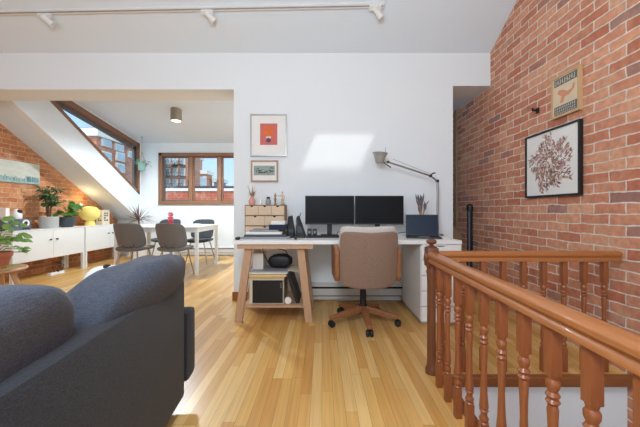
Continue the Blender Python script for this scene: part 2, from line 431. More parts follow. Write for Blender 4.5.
# roof: front slope with skylight hole, rear slope
SX0, SX1, SY0, SY1 = .325, 1.005, 1.03, 1.80
b = MB()
def roofq(x0, x1, y0, y1, f, t=.05):
    b.hexa([(x0, y0, f(y0)), (x1, y0, f(y0)), (x1, y1, f(y1)), (x0, y1, f(y1))],
           [(x0, y0, f(y0) + t), (x1, y0, f(y0) + t), (x1, y1, f(y1) + t), (x0, y1, f(y1) + t)])
roofq(XL - .1, SX0, YR, YW, zr); roofq(SX1, XR + .1, YR, YW, zr)
roofq(SX0, SX1, YR, SY0, zr); roofq(SX0, SX1, SY1, YW, zr)
roofq(XL - .1, XR + .1, YB, YR, zb)
struct(b.build('ceiling', 'ceil'))
b = MB(); roofq(XL - .1, XC - .1, YW, YF + .2, zr, .08); struct(b.build('ceiling_slope', 'ceil'))
b = MB(); roofq(XC - .1, .9, YW + .05, YF + .2, zd, .08); struct(b.build('ceiling_dormer', 'ceil'))
# skylight
sk = MB()
for (x0, x1, y0, y1) in ((SX0 - .04, SX0, SY0 - .04, SY1 + .04), (SX1, SX1 + .04, SY0 - .04, SY1 + .04), (SX0, SX1, SY0 - .04, SY0), (SX0, SX1, SY1, SY1 + .04)):
    sk.hexa([(x0, y0, zr(y0) - .005), (x1, y0, zr(y0) - .005), (x1, y1, zr(y1) - .005), (x0, y1, zr(y1) - .005)],
            [(x0, y0, zr(y0) + .07), (x1, y0, zr(y0) + .07), (x1, y1, zr(y1) + .07), (x0, y1, zr(y1) + .07)])
w3 = struct(sk.build('window_3', 'white'))
g = MB(); g.hexa([(SX0, SY0, zr(SY0) + .05), (SX1, SY0, zr(SY0) + .05), (SX1, SY1, zr(SY1) + .05), (SX0, SY1, zr(SY1) + .05)],
                 [(SX0, SY0, zr(SY0) + .056), (SX1, SY0, zr(SY0) + .056), (SX1, SY1, zr(SY1) + .056), (SX0, SY1, zr(SY1) + .056)])
g.build('pane', 'glass', w3)

# far wall with window 1
WX0, WX1, WZ0, WZ1 = -3.583, -1.52, 1.12, 2.255
b = MB()
b.box(XC, YF, 0, WX0, YF + .15, 2.7); b.box(WX1, YF, 0, .9, YF + .15, 2.7)
b.box(WX0, YF, 0, WX1, YF + .15, WZ0); b.box(WX0, YF, WZ1, WX1, YF + .15, 2.7)
b.box(XL, YF, 0, XC, YF + .15, 1.1)
struct(b.build('wall_far', 'wall'))
b = MB(); b.box(.82, YH, 0, .9, YF, 2.95); struct(b.build('wall_alcove_right', 'wall'))
def wf(px): return (px - CX) * YF / F
fw = .075
w1m = MB()
w1m.box(WX0, YF - .03, WZ0, WX0 + fw, YF + .12, WZ1); w1m.box(WX1 - fw, YF - .03, WZ0, WX1, YF + .12, WZ1)
w1m.box(WX0, YF - .03, WZ1 - fw, WX1, YF + .12, WZ1); w1m.box(WX0, YF - .04, WZ0, WX1, YF + .12, WZ0 + fw)
mulls = (wf(190.5), wf(219.5))
for mx_ in mulls: w1m.box(mx_ - .04, YF, WZ0 + fw, mx_ + .04, YF + .1, WZ1 - fw)
w1 = struct(w1m.build('window_1', 'winwood', bevel=.006))
edges = [WX0 + fw, mulls[0] - .04, mulls[0] + .04, mulls[1] - .04, mulls[1] + .04, WX1 - fw]
for k in range(3):
    x0, x1 = edges[2 * k], edges[2 * k + 1]
    s_ = MB(); t = .03; y0, y1 = YF + .04, YF + .075; z0, z1 = WZ0 + fw, WZ1 - fw
    s_.box(x0, y0, z0, x0 + t, y1, z1); s_.box(x1 - t, y0, z0, x1, y1, z1); s_.box(x0 + t, y0, z0, x1 - t, y1, z0 + t); s_.box(x0 + t, y0, z1 - t, x1 - t, y1, z1)
    sash = s_.build('sash', 'winwood' if k != 0 else 'windark', w1)
    p_ = MB(); p_.box(x0 + t, YF + .055, z0 + t, x1 - t, YF + .06, z1 - t); p_.build('pane', 'glass', sash)
    h_ = MB(); h_.box(x1 - .03, YF + .01, 1.55, x1 - .01, YF + .045, 1.66); h_.build('window_handle', 'chrome', sash)

# dormer cheek with window 2
def zl(y): return H + 4.165 - .59 * y        # window bottom
def zt(y): return zd(y) - .035               # window top
YT = (4.165 - 2.52 + .035) / (.59 - .16)     # where they meet
YE = 6.49
b = MB()
def strip(pts): b.prism([(XC, y, z) for y, z in pts], (-.1, 0, 0))
strip([(YW, zr(YW) - .02), (YF + .1, zr(YF + .1) - .02), (YF + .1, zl(YF + .1)), (YT, zl(YT)), (YW, zl(YT))][:4] + [(YW, zt(YT))])
strip([(YE, zl(YE)), (YF + .1, zl(YF + .1)), (YF + .1, zd(YF + .1)), (YE, zd(YE))])
strip([(YW, zt(YT)), (YT, zt(YT)), (YE, zt(YE)), (YE, zd(YE) + .02), (YW, zd(YW) + .02)])
struct(b.build('wall_dormer_cheek', 'wall'))
w2m = MB()
bw_ = .06
tl = YT + .35
w2m.prism([(XC + .015, YT, zl(YT)), (XC + .015, YE, zl(YE)), (XC + .015, YE, zl(YE) + bw_), (XC + .015, YT + .2, zl(YT + .2) + bw_)], (-.1, 0, 0))
w2m.prism([(XC + .015, YT + .2, zt(YT + .2) - .1), (XC + .015, YE, zt(YE) - .1), (XC + .015, YE, zt(YE)), (XC + .015, YT, zt(YT))], (-.1, 0, 0))
w2m.prism([(XC + .015, YE - .07, zl(YE - .07)), (XC + .015, YE, zl(YE)), (XC + .015, YE, zt(YE)), (XC + .015, YE - .07, zt(YE - .07))], (-.1, 0, 0))
w2 = struct(w2m.build('window_2', 'winwood', bevel=.005))
s_ = MB()
s_.prism([(XC - .03, YT + .2, zt(YT + .2) - .17), (XC - .03, YE - .07, zt(YE - .07) - .17), (XC - .03, YE - .07, zt(YE - .07) - .1), (XC - .03, YT + .2, zt(YT + .2) - .1)], (-.04, 0, 0))
s_.prism([(XC - .03, YT + .35, zl(YT + .35) + bw_), (XC - .03, YE - .07, zl(YE - .07) + bw_), (XC - .03, YE - .07, zl(YE - .07) + bw_ + .045), (XC - .03, YT + .35, zl(YT + .35) + bw_ + .045)], (-.04, 0, 0))
s_.prism([(XC - .03, YE - .13, zl(YE - .13) + bw_), (XC - .03, YE - .07, zl(YE - .07) + bw_), (XC - .03, YE - .07, zt(YE - .07) - .1), (XC - .03, YE - .13, zt(YE - .13) - .1)], (-.04, 0, 0))
sash = s_.build('sash', 'windark', w2)
p_ = MB(); p_.prism([(XC - .05, YT + .1, zl(YT + .1)), (XC - .05, YE, zl(YE)), (XC - .05, YE, zt(YE)), (XC - .05, YT + .1, zt(YT + .1))], (-.005, 0, 0)); p_.build('pane', 'glass', sash)

# stairwell
b = MB(); b.box(.74, 1.82, -2.6, XR, 1.95, -.03); b.box(.6, YB, -2.6, .70, 1.95, -.03); b.box(.7, YB, -2.6, XR, YB + .1, -.03); struct(b.build('wall_stairwell', 'wall'))
b = MB(); b.box(.6, YB, -2.65, XR, 1.95, -2.6); struct(b.build('floor_lower', 'floor'))
b = MB(); b.box(.70, 1.76, -.05, XR, 1.8, .012, bev=.01); b.box(.69, YB, -.032, .745, 1.8, .006, bev=.008); struct(b.build('trim_2', 'noswood'))
b = MB(); b.box(XL, YB - .1, 0, .72, YB, .6); b.box(XL, YB - .1, -2.6, XR, YB, 0); struct(b.build('wall_rear_light_block', 'wall'))  # unseen low wall, added to block low light from the open rear
# baseboards
b = MB(); b.box(PX0 - .012, YW - .016, 0, -.22, YW, .095, bev=.004); struct(b.build('baseboard_back', 'basewood'))
b = MB(); b.box(XC, YF - .016, 0, -3.3, YF, .08, bev=.004); struct(b.build('baseboard_far', 'white'))

def heater(x0, x1, yw, label):
    t = thing('baseboard_heater', label, 'heater', ((x0 + x1) / 2, yw - .035, .03))
    b = MB()
    b.prism([(x0, yw - .002, .03), (x0, yw - .002, .2), (x0, yw - .03, .2), (x0, yw - .062, .175), (x0, yw - .062, .165), (x0, yw - .03, .165), (x0, yw - .03, .06), (x0, yw - .06, .06), (x0, yw - .06, .03)], (x1 - x0, 0, 0))
    b.build('housing', 'heater', t)
    bx('front_panel', 'heater', (x0 + .01, yw - .066, .072, x1 - .01, yw - .06, .145), t)
    bx('grille', 'slot', (x0 + .01, yw - .05, .06, x1 - .01, yw - .031, .165), t)
    bx('end_cap', 'heater', (x0 - .01, yw - .068, .028, x0 + .012, yw, .203), t)
    bx('end_cap', 'heater', (x1 - .012, yw - .068, .028, x1 + .01, yw, .203), t)
heater(-.2, 1.36, YW, 'long pale baseboard heater on the wall under the white desk')
heater(-3.2, -.6, YF, 'white baseboard heater below the far window behind the dining table')

# ------------------------------------------------------------------ track lights on the slope
rn = Vector((0, -.605, -1)).normalized()        # normal out of the ceiling, downwards
def rp(px, py):
    d = (CY - py) / F + .605
    Y = 3.735 / d
    return Vector(((px - CX) * Y / F, Y, zr(Y)))
t = thing('ceiling_track', 'long white light track running across the sloped white ceiling', 'track', rp(190, 8.2))
a, c = rp(-60, 13.2), rp(383, 4.6)
b = MB(); b.bar(a + rn * .012, c + rn * .012, .036, .022, up=rn); b.build('rail', 'whitemet', t)
b = MB(); b.bar(a + rn * .0235, c + rn * .0235, .012, .002, up=rn); b.build('conductor_slot', 'papergrey', t)
b = MB(); b.bar(c + rn * .012, c + rn * .012 + (c - a).normalized() * .012, .04, .027, up=rn); b.build('end_cap', 'whitemet', t)
def track_head(px, py, label, first=None):
    c0 = rp(px, py)
    if first: return dup(first, c0, 0, label)
    t = thing('track_spotlight', label, 'spotlight', c0, 0, 'track spotlights on the ceiling')
    b = MB(); b.bar(c0 + rn * .024 + Vector((-.07, 0, 0)), c0 + rn * .024 + Vector((.05, 0, 0)), .045, .05, up=rn, bev=.006); b.build('adapter', 'whitemet', t)
    p0 = c0 + rn * .05 + Vector((-.01, 0, 0)); p1 = p0 + Vector((.012, .006, -.018))
    b = MB(); b.tube([p0, p1], .012, 10); b.build('swivel', 'whitemet', t, smooth=True)
    d = Vector((.085, .05, -.075)).normalized()
    q = Vector((0, 0, 1)).rotation_difference(d).to_matrix().to_4x4()
    b = MB(); b.lathe([(.001, -.045), (.022, -.042), (.025, -.02), (.026, .015), (.032, .035), (.034, .058), (.028, .057), (.024, .045), (.001, .045)], p1 + d * .014, 18, q); b.build('lamp_head', 'whitemet', t, smooth=True)
    b = MB(); b.lathe([(.001, 0), (.023, 0), (.023, .004), (.001, .004)], p1 + d * .06, 16, q); b.build('lens', 'white', t)
    return t
th = track_head(47, 14, 'white track spotlight furthest left on the ceiling track')
track_head(209, 10.5, 'white track spotlight above the opening to the dining alcove', th)
track_head(376, 6, 'white track spotlight at the right end of the ceiling track', th)

# ceiling lamp in the alcove
yl = 5.07; zc = zd(yl)
t = thing('ceiling_lamp', 'short taupe cylinder ceiling lamp lit above the dining table', 'lamp', (-2.48, yl, zc - .2))
b = MB(); b.lathe([(.001, .02), (.088, .02), (.088, -.19), (.086, -.195), (.078, -.195), (.078, -.17), (.001, -.17)], (-2.48, yl, zc), 24); b.build('housing', 'concrete', t, smooth=True)
b = MB(); b.lathe([(.001, -.188), (.076, -.188), (.076, -.194), (.001, -.194)], (-2.48, yl, zc), 24); b.build('diffuser', 'bulb', t)

# ------------------------------------------------------------------ desk
DX0, DX1, DY0, DY1, DZ = -.779, 1.212, 2.58, 3.18, .736
t = thing('desk', 'long white desk top on a wooden trestle and white drawer unit', 'desk', ((DX0 + DX1) / 2, 2.88, DZ - .034))
bx('desk_top', 'white', (DX0, DY0, DZ - .034, DX1, DY1, DZ), t, bev=.003)
bx('apron', 'trestle', (-.74, DY0 + .02, DZ - .075, -.08, DY0 + .055, DZ - .0345), t)
tr = thing('trestle', 'pinkish pine trestle with shelf under the left end of the desk', 'trestle', (-.42, 2.85, 0))
for (y, sgn) in ((2.66, 0), (3.06, 0)):
    for (xt, xb) in ((-.655, -.745), (-.19, -.115)):
        b = MB(); w = .034
        b.hexa([(xb - w, y - .02, 0), (xb + w, y - .02, 0), (xb + w, y + .02, 0), (xb - w, y + .02, 0)],
               [(xt - w, y - .02, .658), (xt + w, y - .02, .658), (xt + w, y + .02, .658), (xt - w, y + .02, .658)])
        b.build('leg', 'trestle', tr, bevel=.003)
for x in (-.655, -.19): bx('top_bar', 'trestle', (x - .03, 2.64, .6585, x + .03, 3.08, .7015), tr)
bx('shelf', 'trestle', (-.70, 2.64, .135, -.155, 3.08, .152), tr)
# things on the trestle shelf
sz = .1525
t = thing('storage_box', 'cream storage box with flat black front on the trestle shelf', 'box', (-.5, 2.85, sz))
bx('box_body', 'cream', (-.655, 2.685, sz, -.345, 3.0, sz + .235), t, bev=.004)
bx('front_panel', 'black', (-.625, 2.675, sz + .012, -.352, 2.6845, sz + .215), t, bev=.002)
b = MB()
for k in range(3): b.box(-.372, 2.672, sz + .15 + k * .016, -.364, 2.676, sz + .158 + k * .016)
b.build('indicator', 'papergrey', t)
z = sz + .236
for k, (m_, h_, x0, x1, nm, lb) in enumerate((('manila', .014, -.66, -.335, 'folder', 'yellow manila folder lowest in the stack on the cream box'),
                                           ('cream', .012, -.655, -.32, 'folder', 'cream paper folder second in the stack on the cream box'),
                                           ('manila', .012, -.65, -.33, 'folder', 'thin mustard folder third in the stack on the cream box'),
                                           ('paper', .010, -.665, -.31, 'magazine', 'white magazine under the grey magazine on the cream box'),
                                           ('papergrey', .012, -.67, -.3, 'magazine', 'grey magazine with ragged edges topmost of the stack under the bag'))):
    o = bx(nm, m_, (x0, 2.675 + R.uniform(-.01, .01), z, x1, 2.97, z + h_), bev=.002); tag(o, lb, nm, 'papers stacked on the storage box'); z += h_ + .0006
stack_top = z
o = bx('paper_carton', 'heater', (-.64, 2.74, stack_top + .0005, -.54, 2.92, stack_top + .15), bev=.004); tag(o, 'pale grey carton standing left of the black handbag', 'carton')
bg = thing('handbag', 'small black handbag lying on the paper stack under the desk', 'bag', (-.4, 2.82, stack_top))
b = MB(); b.sup((-.395, 2.83, stack_top + .068), .115, .06, .067, .6, .6, fn=lambda p: Vector((p.x, p.y, p.z * (1 - .35 * (p.x / .115) ** 2) + .008 * noise.noise(p * 30)))); b.build('bag_body', 'black', bg, smooth=2)
b = MB(); b.tube([(-.505, 2.79, stack_top + .06), (-.525, 2.73, stack_top + .13), (-.545, 2.725, stack_top + .19), (-.46, 2.77, stack_top + .2), (-.34, 2.78, stack_top + .17), (-.29, 2.8, stack_top + .07)], .0045, 8); b.build('strap', 'black', bg, smooth=True)
b = MB(); b.hexa([(-.235, 2.70, sz + .002), (-.205, 2.70, sz + .002), (-.205, 2.98, sz + .002), (-.235, 2.98, sz + .002)],
                 [(-.325, 2.70, sz + .27), (-.296, 2.70, sz + .285), (-.296, 2.98, sz + .285), (-.325, 2.98, sz + .27)])
o = b.build('portfolio_case', 'black', bevel=.003); tag(o, 'black portfolio case leaning beside the cream storage box', 'case')
b = MB(); b.hexa([(-.31, 2.69, stack_top + .002), (-.17, 2.72, stack_top - .03), (-.16, 2.95, stack_top - .02), (-.30, 2.95, stack_top + .002)],
                 [(-.31, 2.69, stack_top + .006), (-.17, 2.72, stack_top - .026), (-.16, 2.95, stack_top - .016), (-.30, 2.95, stack_top + .006)])
o = b.build('newspaper', 'cream'); tag(o, 'crumpled cream newspaper hanging over the stack edge by the leaning case', 'newspaper')
b = MB(); q = Matrix.Rotation(PI / 2, 4, 'X')
b.lathe([(.008, 0), (.03, 0), (.032, .012), (.03, .025), (.008, .025)], (-.306, 2.70, sz + .0325), 20, q)
o = b.build('tape_roll', 'paper', smooth=True); tag(o, 'small white tape roll standing on the trestle shelf', 'tape')

# drawer unit
AX0, AX1 = .857, 1.21
t = thing('drawer_unit', 'white five drawer unit carrying the right end of the desk', 'drawer unit', ((AX0 + AX1) / 2, 2.9, 0))
b = MB(); b.box(AX0, DY0 + .02, .02, AX0 + .014, DY1, DZ - .0345); b.box(AX1 - .014, DY0 + .02, .02, AX1, DY1, DZ - .0345)
b.box(AX0, DY0 + .02, .02, AX1, DY1, .034); b.box(AX0, DY0 + .02, DZ - .048, AX1, DY1, DZ - .0345); b.box(AX0, DY1 - .01, .02, AX1, DY1, DZ - .036)
b.build('carcass', 'white', t)
b = MB(); b.box(AX0 + .01, DY0 + .05, 0, AX1 - .01, DY1 - .03, .02); b.build('plinth', 'white', t)
dz0, dz1 = .03, DZ - .036; n = 5; hh = (dz1 - dz0) / n
bx('shadow_board', 'slot', (AX0 + .014, DY0 + .03, .034, AX1 - .014, DY0 + .04, DZ - .048), t)
for k in range(n):
    z0, z1 = dz0 + k * hh + .003, dz0 + (k + 1) * hh - .003
    cx = (AX0 + AX1) / 2; b = MB()
    pts = [(AX0 + .004, DY0, z0), (AX1 - .004, DY0, z0), (AX1 - .004, DY0, z1), (cx + .052, DY0, z1)]
    for j in range(9):
        a = PI * j / 8; pts.append((cx + .05 * math.cos(a), DY0, z1 - .017 * math.sin(a)))
    pts += [(cx - .052, DY0, z1), (AX0 + .004, DY0, z1)]
    b.prism(pts, (0, .018, 0)); b.build('drawer', 'white', t)

# monitors
def monitor(x0, x1, z0, z1, y, stand, label, rz=0):
    cx = (x0 + x1) / 2
    t = thing('monitor', label, 'monitor', (cx, y, DZ), rz, 'pair of monitors on the desk')
    b = MB(); b.box(x0, y - .012, z0, x1, y + .02, z1, bev=.004); b.box(x0 + .12, y + .02, z0 + .06, x1 - .12, y + .04, z1 - .06, bev=.008); b.build('bezel', 'black', t)
    bx('screen', 'screen', (x0 + .008, y - .0135, z0 + .016, x1 - .008, y - .0121, z1 - .008), t)
    b = MB(); b.box(stand - .025, y + .02, DZ + .012, stand + .025, y + .042, z0 + .1, bev=.004); b.build('stand_neck', 'black', t)
    b = MB(); b.box(stand - .09, y - .05, DZ + .0003, stand + .09, y + .11, DZ + .012, bev=.004); b.build('stand_base', 'black', t)
    return t
my = 3.03
def mx(px): return (px - CX) * my / F
def mz(py): return H + (CY - py) * my / F
monitor(mx(305.2), mx(354.2), mz(224.5), mz(195.8), my, mx(329.5), 'left hand black monitor beside the black file holders')
monitor(mx(355), mx(403.4), mz(224.5), mz(195.8), my, mx(378), 'right hand black monitor next to the dark laptop')
b = MB(); b.tube([P(353, 228, 3.085), P(345, 230, 3.085), P(339, 231.5, 3.09), P(337, 233.5, 3.12)], .004, 6)
tag(b.build('monitor_cable', 'black', smooth=True), 'thin black cable sagging below the left monitor', 'cable')
b = MB(); b.tube([P(405, 222, 3.12), P(408, 222, 3.11), P(412, 226, 3.11), P(406, 232, 3.12), P(395, 233.5, 3.14)], .004, 6)
tag(b.build('monitor_cable', 'black', smooth=True), 'thin black cable looping out right of the right monitor', 'cable')
# speakers and keyboard
for px, lb in ((309.5, 'small black desk speaker left of its twin under the left monitor'), (314.8, 'small grey fronted desk speaker under the left monitor')):
    p = P(px, 234, 2.96)
    t = thing('desk_speaker', lb, 'speaker', (p.x, p.y, DZ), 0, 'desk speakers under the monitor')
    bx('speaker_body', 'black', (p.x - .021, 2.94, DZ + .0003, p.x + .021, 2.99, DZ + .078), t, bev=.005)
    b = MB(); b.lathe([(.001, 0), (.014, 0), (.014, .003), (.001, .003)], (p.x, 2.9405, DZ + .045), 14, q); b.build('speaker_cone', 'papergrey', t)
t = thing('keyboard', 'thin black keyboard lying on the desk below the left monitor', 'keyboard', (.02, 2.88, DZ))
bx('keyboard_tray', 'black', (-.15, 2.81, DZ + .0003, .19, 2.925, DZ + .014), t, bev=.003)
b = MB()
for i in range(15):
    for j in range(5): b.box(-.142 + i * .0218, 2.817 + j * .0205, DZ + .014, -.142 + i * .0218 + .019, 2.817 + j * .0205 + .0175, DZ + .0185)
b.build('keys', 'slot', t)
# laptop
t = thing('laptop', 'open dark laptop with navy screen on the right of the desk', 'laptop', (.985, 2.93, DZ), math.radians(-14))
b = MB(); b.box(-.155, -.21, .0005, .155, .01, .014, bev=.003); b.build('laptop_base', 'black', t, world=False)
b = MB()
for i in range(13):
    for j in range(5): b.box(-.137 + i * .0212, -.115 + j * .0195, .0141, -.137 + i * .0212 + .0185, -.115 + j * .0195 + .0165, .0155)
b.build('keys', 'slot', t, world=False)
b = MB(); b.box(-.05, -.195, .0141, .05, -.13, .0148); b.build('trackpad', 'papergrey', t, world=False)
tl_ = math.radians(14)
def ly(h): return .01 + h * math.sin(tl_), .012 + h * math.cos(tl_)
b = MB(); (y0, z0), (y1, z1) = ly(0), ly(.212)
b.hexa([(-.155, y0, z0), (.155, y0, z0), (.155, y0 + .007, z0), (-.155, y0 + .007, z0)], [(-.155, y1, z1), (.155, y1, z1), (.155, y1 + .007, z1), (-.155, y1 + .007, z1)])
b.build('lid', 'black', t, world=False, bevel=.002)
(y0, z0), (y1, z1) = ly(.012), ly(.204)
b = MB(); b.hexa([(-.148, y0 - .001, z0), (.148, y0 - .001, z0), (.148, y0 + .001, z0), (-.148, y0 + .001, z0)], [(-.148, y1 - .001, z1), (.148, y1 - .001, z1), (.148, y1 + .001, z1), (-.148, y1 + .001, z1)])
b.build('screen', 'navy', t, world=False)

# desk lamp
YL = 3.1
t = thing('desk_lamp', 'silver articulated desk lamp with upturned cone shade behind the laptop', 'lamp', (P(437.4, 235, YL).x, YL, DZ))
bp_ = P(437.4, 235, YL)
b = MB(); b.lathe([(.001, 0), (.06, 0), (.062, .006), (.06, .014), (.012, .02), (.001, .02)], (bp_.x, YL, DZ + .0005), 24); b.build('base', 'chrome', t, smooth=True)
el = P(437.4, 181, YL); e2 = P(430.5, 175.8, YL); hd = P(388, 162, YL)
b = MB(); b.tube([(bp_.x, YL, DZ + .02), el], .009, 10); b.tube([(bp_.x + .014, YL, DZ + .06), el + Vector((.014, 0, 0))], .0022, 6); b.build('lower_arm', 'chrome', t, smooth=True)
b = MB(); b.tube([el, e2, hd], .009, 10); b.tube([e2 + Vector((0, 0, .02)), hd + Vector((.05, 0, .03))], .002, 6); b.build('upper_arm', 'chrome', t, smooth=True)
b = MB(); b.lathe([(.001, -.015), (.014, -.015), (.014, .015), (.001, .015)], el, 14, Matrix.Rotation(PI / 2, 4, 'X')); b.build('joint', 'black', t, smooth=True)
b = MB(); b.lathe([(.001, -.015), (.014, -.015), (.014, .015), (.001, .015)], e2, 14, Matrix.Rotation(PI / 2, 4, 'X'))
b.tube([e2, P(433.5, 172.6, YL)], .005, 8); b.tube([P(431.5, 174, YL), P(435.5, 172.8, YL)], .006, 8); b.build('joint', 'black', t, smooth=True)
b = MB(); hc = P(383.5, 162.5, YL)
b.tube([hd, hc, P(391, 167.5, YL)], .006, 8); b.lathe([(.001, -.012), (.012, -.012), (.012, .012), (.001, .012)], hd, 12, Matrix.Rotation(PI / 2, 4, 'X')); b.build('head_joint', 'black', t, smooth=True)
sc_ = P(379.5, 163, YL)
tilt = Matrix.Rotation(math.radians(4), 4, 'Y')
b = MB(); b.lathe([(.001, 0), (.036, 0), (.042, .008), (.056, .05), (.074, .1), (.08, .104), (.072, .1), (.054, .05), (.038, .012), (.001, .01)], sc_, 28, tilt); b.build('lamp_shade', 'lampshade', t, smooth=True)
b = MB(); b.tube([sc_ + Vector((.06, 0, .1)), sc_ + Vector((.062, 0, .16))], .0025, 6); b.build('shade_stick', 'papergrey', t, smooth=True)

# lavender in a vase
t = thing('lavender_vase', 'dried lavender bunch in a slim vase behind the laptop', 'dried flowers', (1.03, 3.1, DZ))
b = MB(); b.lathe([(.001, 0), (.028, 0), (.03, .02), (.026, .1), (.022, .13), (.018, .13), (.018, .02), (.001, .02)], (1.03, 3.1, DZ + .0005), 18); b.build('vase', 'clearish', t, smooth=True)
b = MB(); bh = MB()
for k in range(36):
    a = R.uniform(0, 2 * PI); r = R.uniform(0, .06); hgt = R.uniform(.28, .42)
    top = Vector((1.03 + r * math.cos(a), 3.1 + r * math.sin(a) * .8, DZ + hgt)); mid = Vector((1.03 + R.uniform(-.008, .008), 3.1, DZ + .14))
    b.tube([(1.03, 3.1, DZ + .03), mid, top], .0018, 5)
    d = (top - mid).normalized(); bh.tube([top - d * .05, top - d * .02, top + d * .02], [.004, .008, .002], 6)
b.tube([(1.03, 3.1, DZ + .13), (1.075, 3.08, DZ + .3), (1.1, 3.07, DZ + .36)], .0015, 5); bh.tube([(1.085, 3.075, DZ + .33), (1.1, 3.07, DZ + .36)], [.008, .002], 6)
b.build('stems', 'straw', t, smooth=True); bh.build('flower_heads', 'lav', t, smooth=True)

# mini chest
yc0, yc1 = 2.97, 3.15
cx0, cx1 = P(244.6, 0, yc0).x, P(284.8, 0, yc0).x; cz1 = H + 5.2 * yc0 / F; 
t = thing('mini_chest', 'small birch plywood chest of mini drawers on the desk', 'mini chest', ((cx0 + cx1) / 2, yc0 + .09, DZ))
b = MB(); tk = .007
b.box(cx0, yc0 + .004, DZ + .0005, cx0 + tk, yc1, cz1); b.box(cx1 - tk, yc0 + .004, DZ + .0005, cx1, yc1, cz1)
b.box(cx0, yc0 + .004, cz1 - tk, cx1, yc1, cz1); b.box(cx0, yc0 + .004, DZ + .0005, cx1, yc1, DZ + .008); b.box(cx0, yc1 - .005, DZ, cx1, yc1, cz1 - .001)
rh_ = (cz1 - DZ - .008) / 3
for k in (1, 2): b.box(cx0 + tk, yc0 + .004, DZ + k * rh_ + .002, cx1 - tk, yc1, DZ + k * rh_ + .007)
b.build('carcass', 'plyedge', t)
for row, nn in ((2, 3), (1, 2), (0, 1)):
    for i in range(nn):
        w = (cx1 - cx0 - 2 * tk) / nn; x0 = cx0 + tk + i * w + .0015; x1 = x0 + w - .003
        z0 = DZ + row * rh_ + .009; z1 = z0 + rh_ - .011; xm = (x0 + x1) / 2
        b = MB(); b.box(x0, yc0, z0, x1, yc0 + .15, z1, bev=.001); d_ = b.build('drawer', 'ply', t)
        b = MB(); pts = [(xm + .013 * math.cos(PI + PI * j / 8), yc0 - .0012, z1 + .001 + .015 * math.sin(PI + PI * j / 8)) for j in range(9)]
        b.prism(pts, (0, .002, 0)); b.build('finger_notch', 'slot', d_)
cyt = yc0 + .09; ct = cz1 + .0004
# on the chest
t = thing('bud_vase', 'pink round vase of dried grass on the plywood mini chest', 'vase', (P(252, 0, cyt).x, cyt, ct))
x = P(252, 0, cyt).x
b = MB(); b.lathe([(.001, 0), (.026, 0), (.034, .02), (.034, .045), (.02, .07), (.018, .08), (.013, .08), (.013, .03), (.001, .02)], (x, cyt, ct), 20); b.build('vase_body', 'pink', t, smooth=True)
b = MB()
for k in range(22):
    a = R.uniform(0, 2 * PI); r = R.uniform(.01, .05); h_ = R.uniform(.12, .21)
    b.tube([(x, cyt, ct + .06), (x + r * .4 * math.cos(a), cyt + r * .4 * math.sin(a), ct + h_ * .6), (x + r * math.cos(a), cyt + r * math.sin(a) * .6, ct + h_)], [.0015, .003, .0008], 5)
for k in range(26):
    a = R.uniform(0, 2 * PI); b.leaf((x, cyt, ct + R.uniform(.08, .12)), (math.cos(a), math.sin(a) * .6, R.uniform(.3, 1.2)), R.uniform(.03, .055), .012)
b.build('dried_grass', 'straw', t)
x = P(260.8, 0, cyt).x
b = MB(); b.lathe([(.001, 0), (.014, 0), (.017, .02), (.016, .05), (.011, .056), (.001, .057)], (x, cyt, ct), 16)
tag(b.build('candle', 'paper', smooth=True), 'small white candle beside the pink bud vase', 'candle')
x = P(268.3, 0, cyt).x
t = thing('glass_jar', 'grey glass jar with dark lid between candle and figurines', 'jar', (x, cyt, ct))
b = MB(); b.lathe([(.001, 0), (.025, 0), (.028, .01), (.028, .045), (.018, .062), (.001, .062)], (x, cyt, ct), 20); b.build('jar_body', 'clearish', t, smooth=True)
b = MB(); b.lathe([(.001, .062), (.018, .0625), (.018, .082), (.001, .084)], (x, cyt, ct), 16); b.build('lid', 'black', t, smooth=True)
x = P(275.3, 0, cyt).x
b = MB(); b.lathe([(.001, 0), (.018, 0), (.017, .012), (.007, .02), (.011, .05), (.014, .06), (.006, .075), (.011, .09), (.011, .1), (.005, .11), (.003, .125), (.001, .126)], (x, cyt, ct), 14)
tag(b.build('carved_figurine', 'plyedge', smooth=True), 'slender carved wooden figurine right of the lidded jar', 'figurine')
# mannequin
x = P(283, 0, cyt).x - .006
t = thing('artist_mannequin', 'jointed wooden artist mannequin with raised arm at the chest edge', 'mannequin', (x, cyt, ct))
b = MB(); b.lathe([(.001, 0), (.02, 0), (.02, .006), (.001, .006)], (x, cyt, ct), 16); b.tube([(x, cyt, ct + .006), (x, cyt + .004, ct + .06)], .002, 6); b.build('stand', 'plyedge', t)
b = MB(); zz = ct
b.tube([(x - .006, cyt, zz + .062), (x - .012, cyt, zz + .035), (x - .009, cyt, zz + .008)], [.007, .005, .004], 8)
b.tube([(x + .006, cyt, zz + .062), (x + .011, cyt, zz + .035), (x + .01, cyt, zz + .008)], [.007, .005, .004], 8)
b.tube([(x, cyt, zz + .058), (x, cyt, zz + .072), (x, cyt, zz + .1)], [.011, .008, .013], 10)
b.tube([(x - .014, cyt, zz + .097), (x - .035, cyt, zz + .09), (x - .055, cyt, zz + .103)], [.005, .004, .003], 8)
b.tube([(x + .014, cyt, zz + .097), (x + .022, cyt, zz + .075), (x + .012, cyt, zz + .06)], [.005, .004, .003], 8)
b.tube([(x, cyt, zz + .1), (x, cyt, zz + .112)], .004, 8)
b.sup((x, cyt, zz + .125), .009, .009, .014, 1, 1, 12, 8)
b.build('figure', 'ply', t, smooth=2)

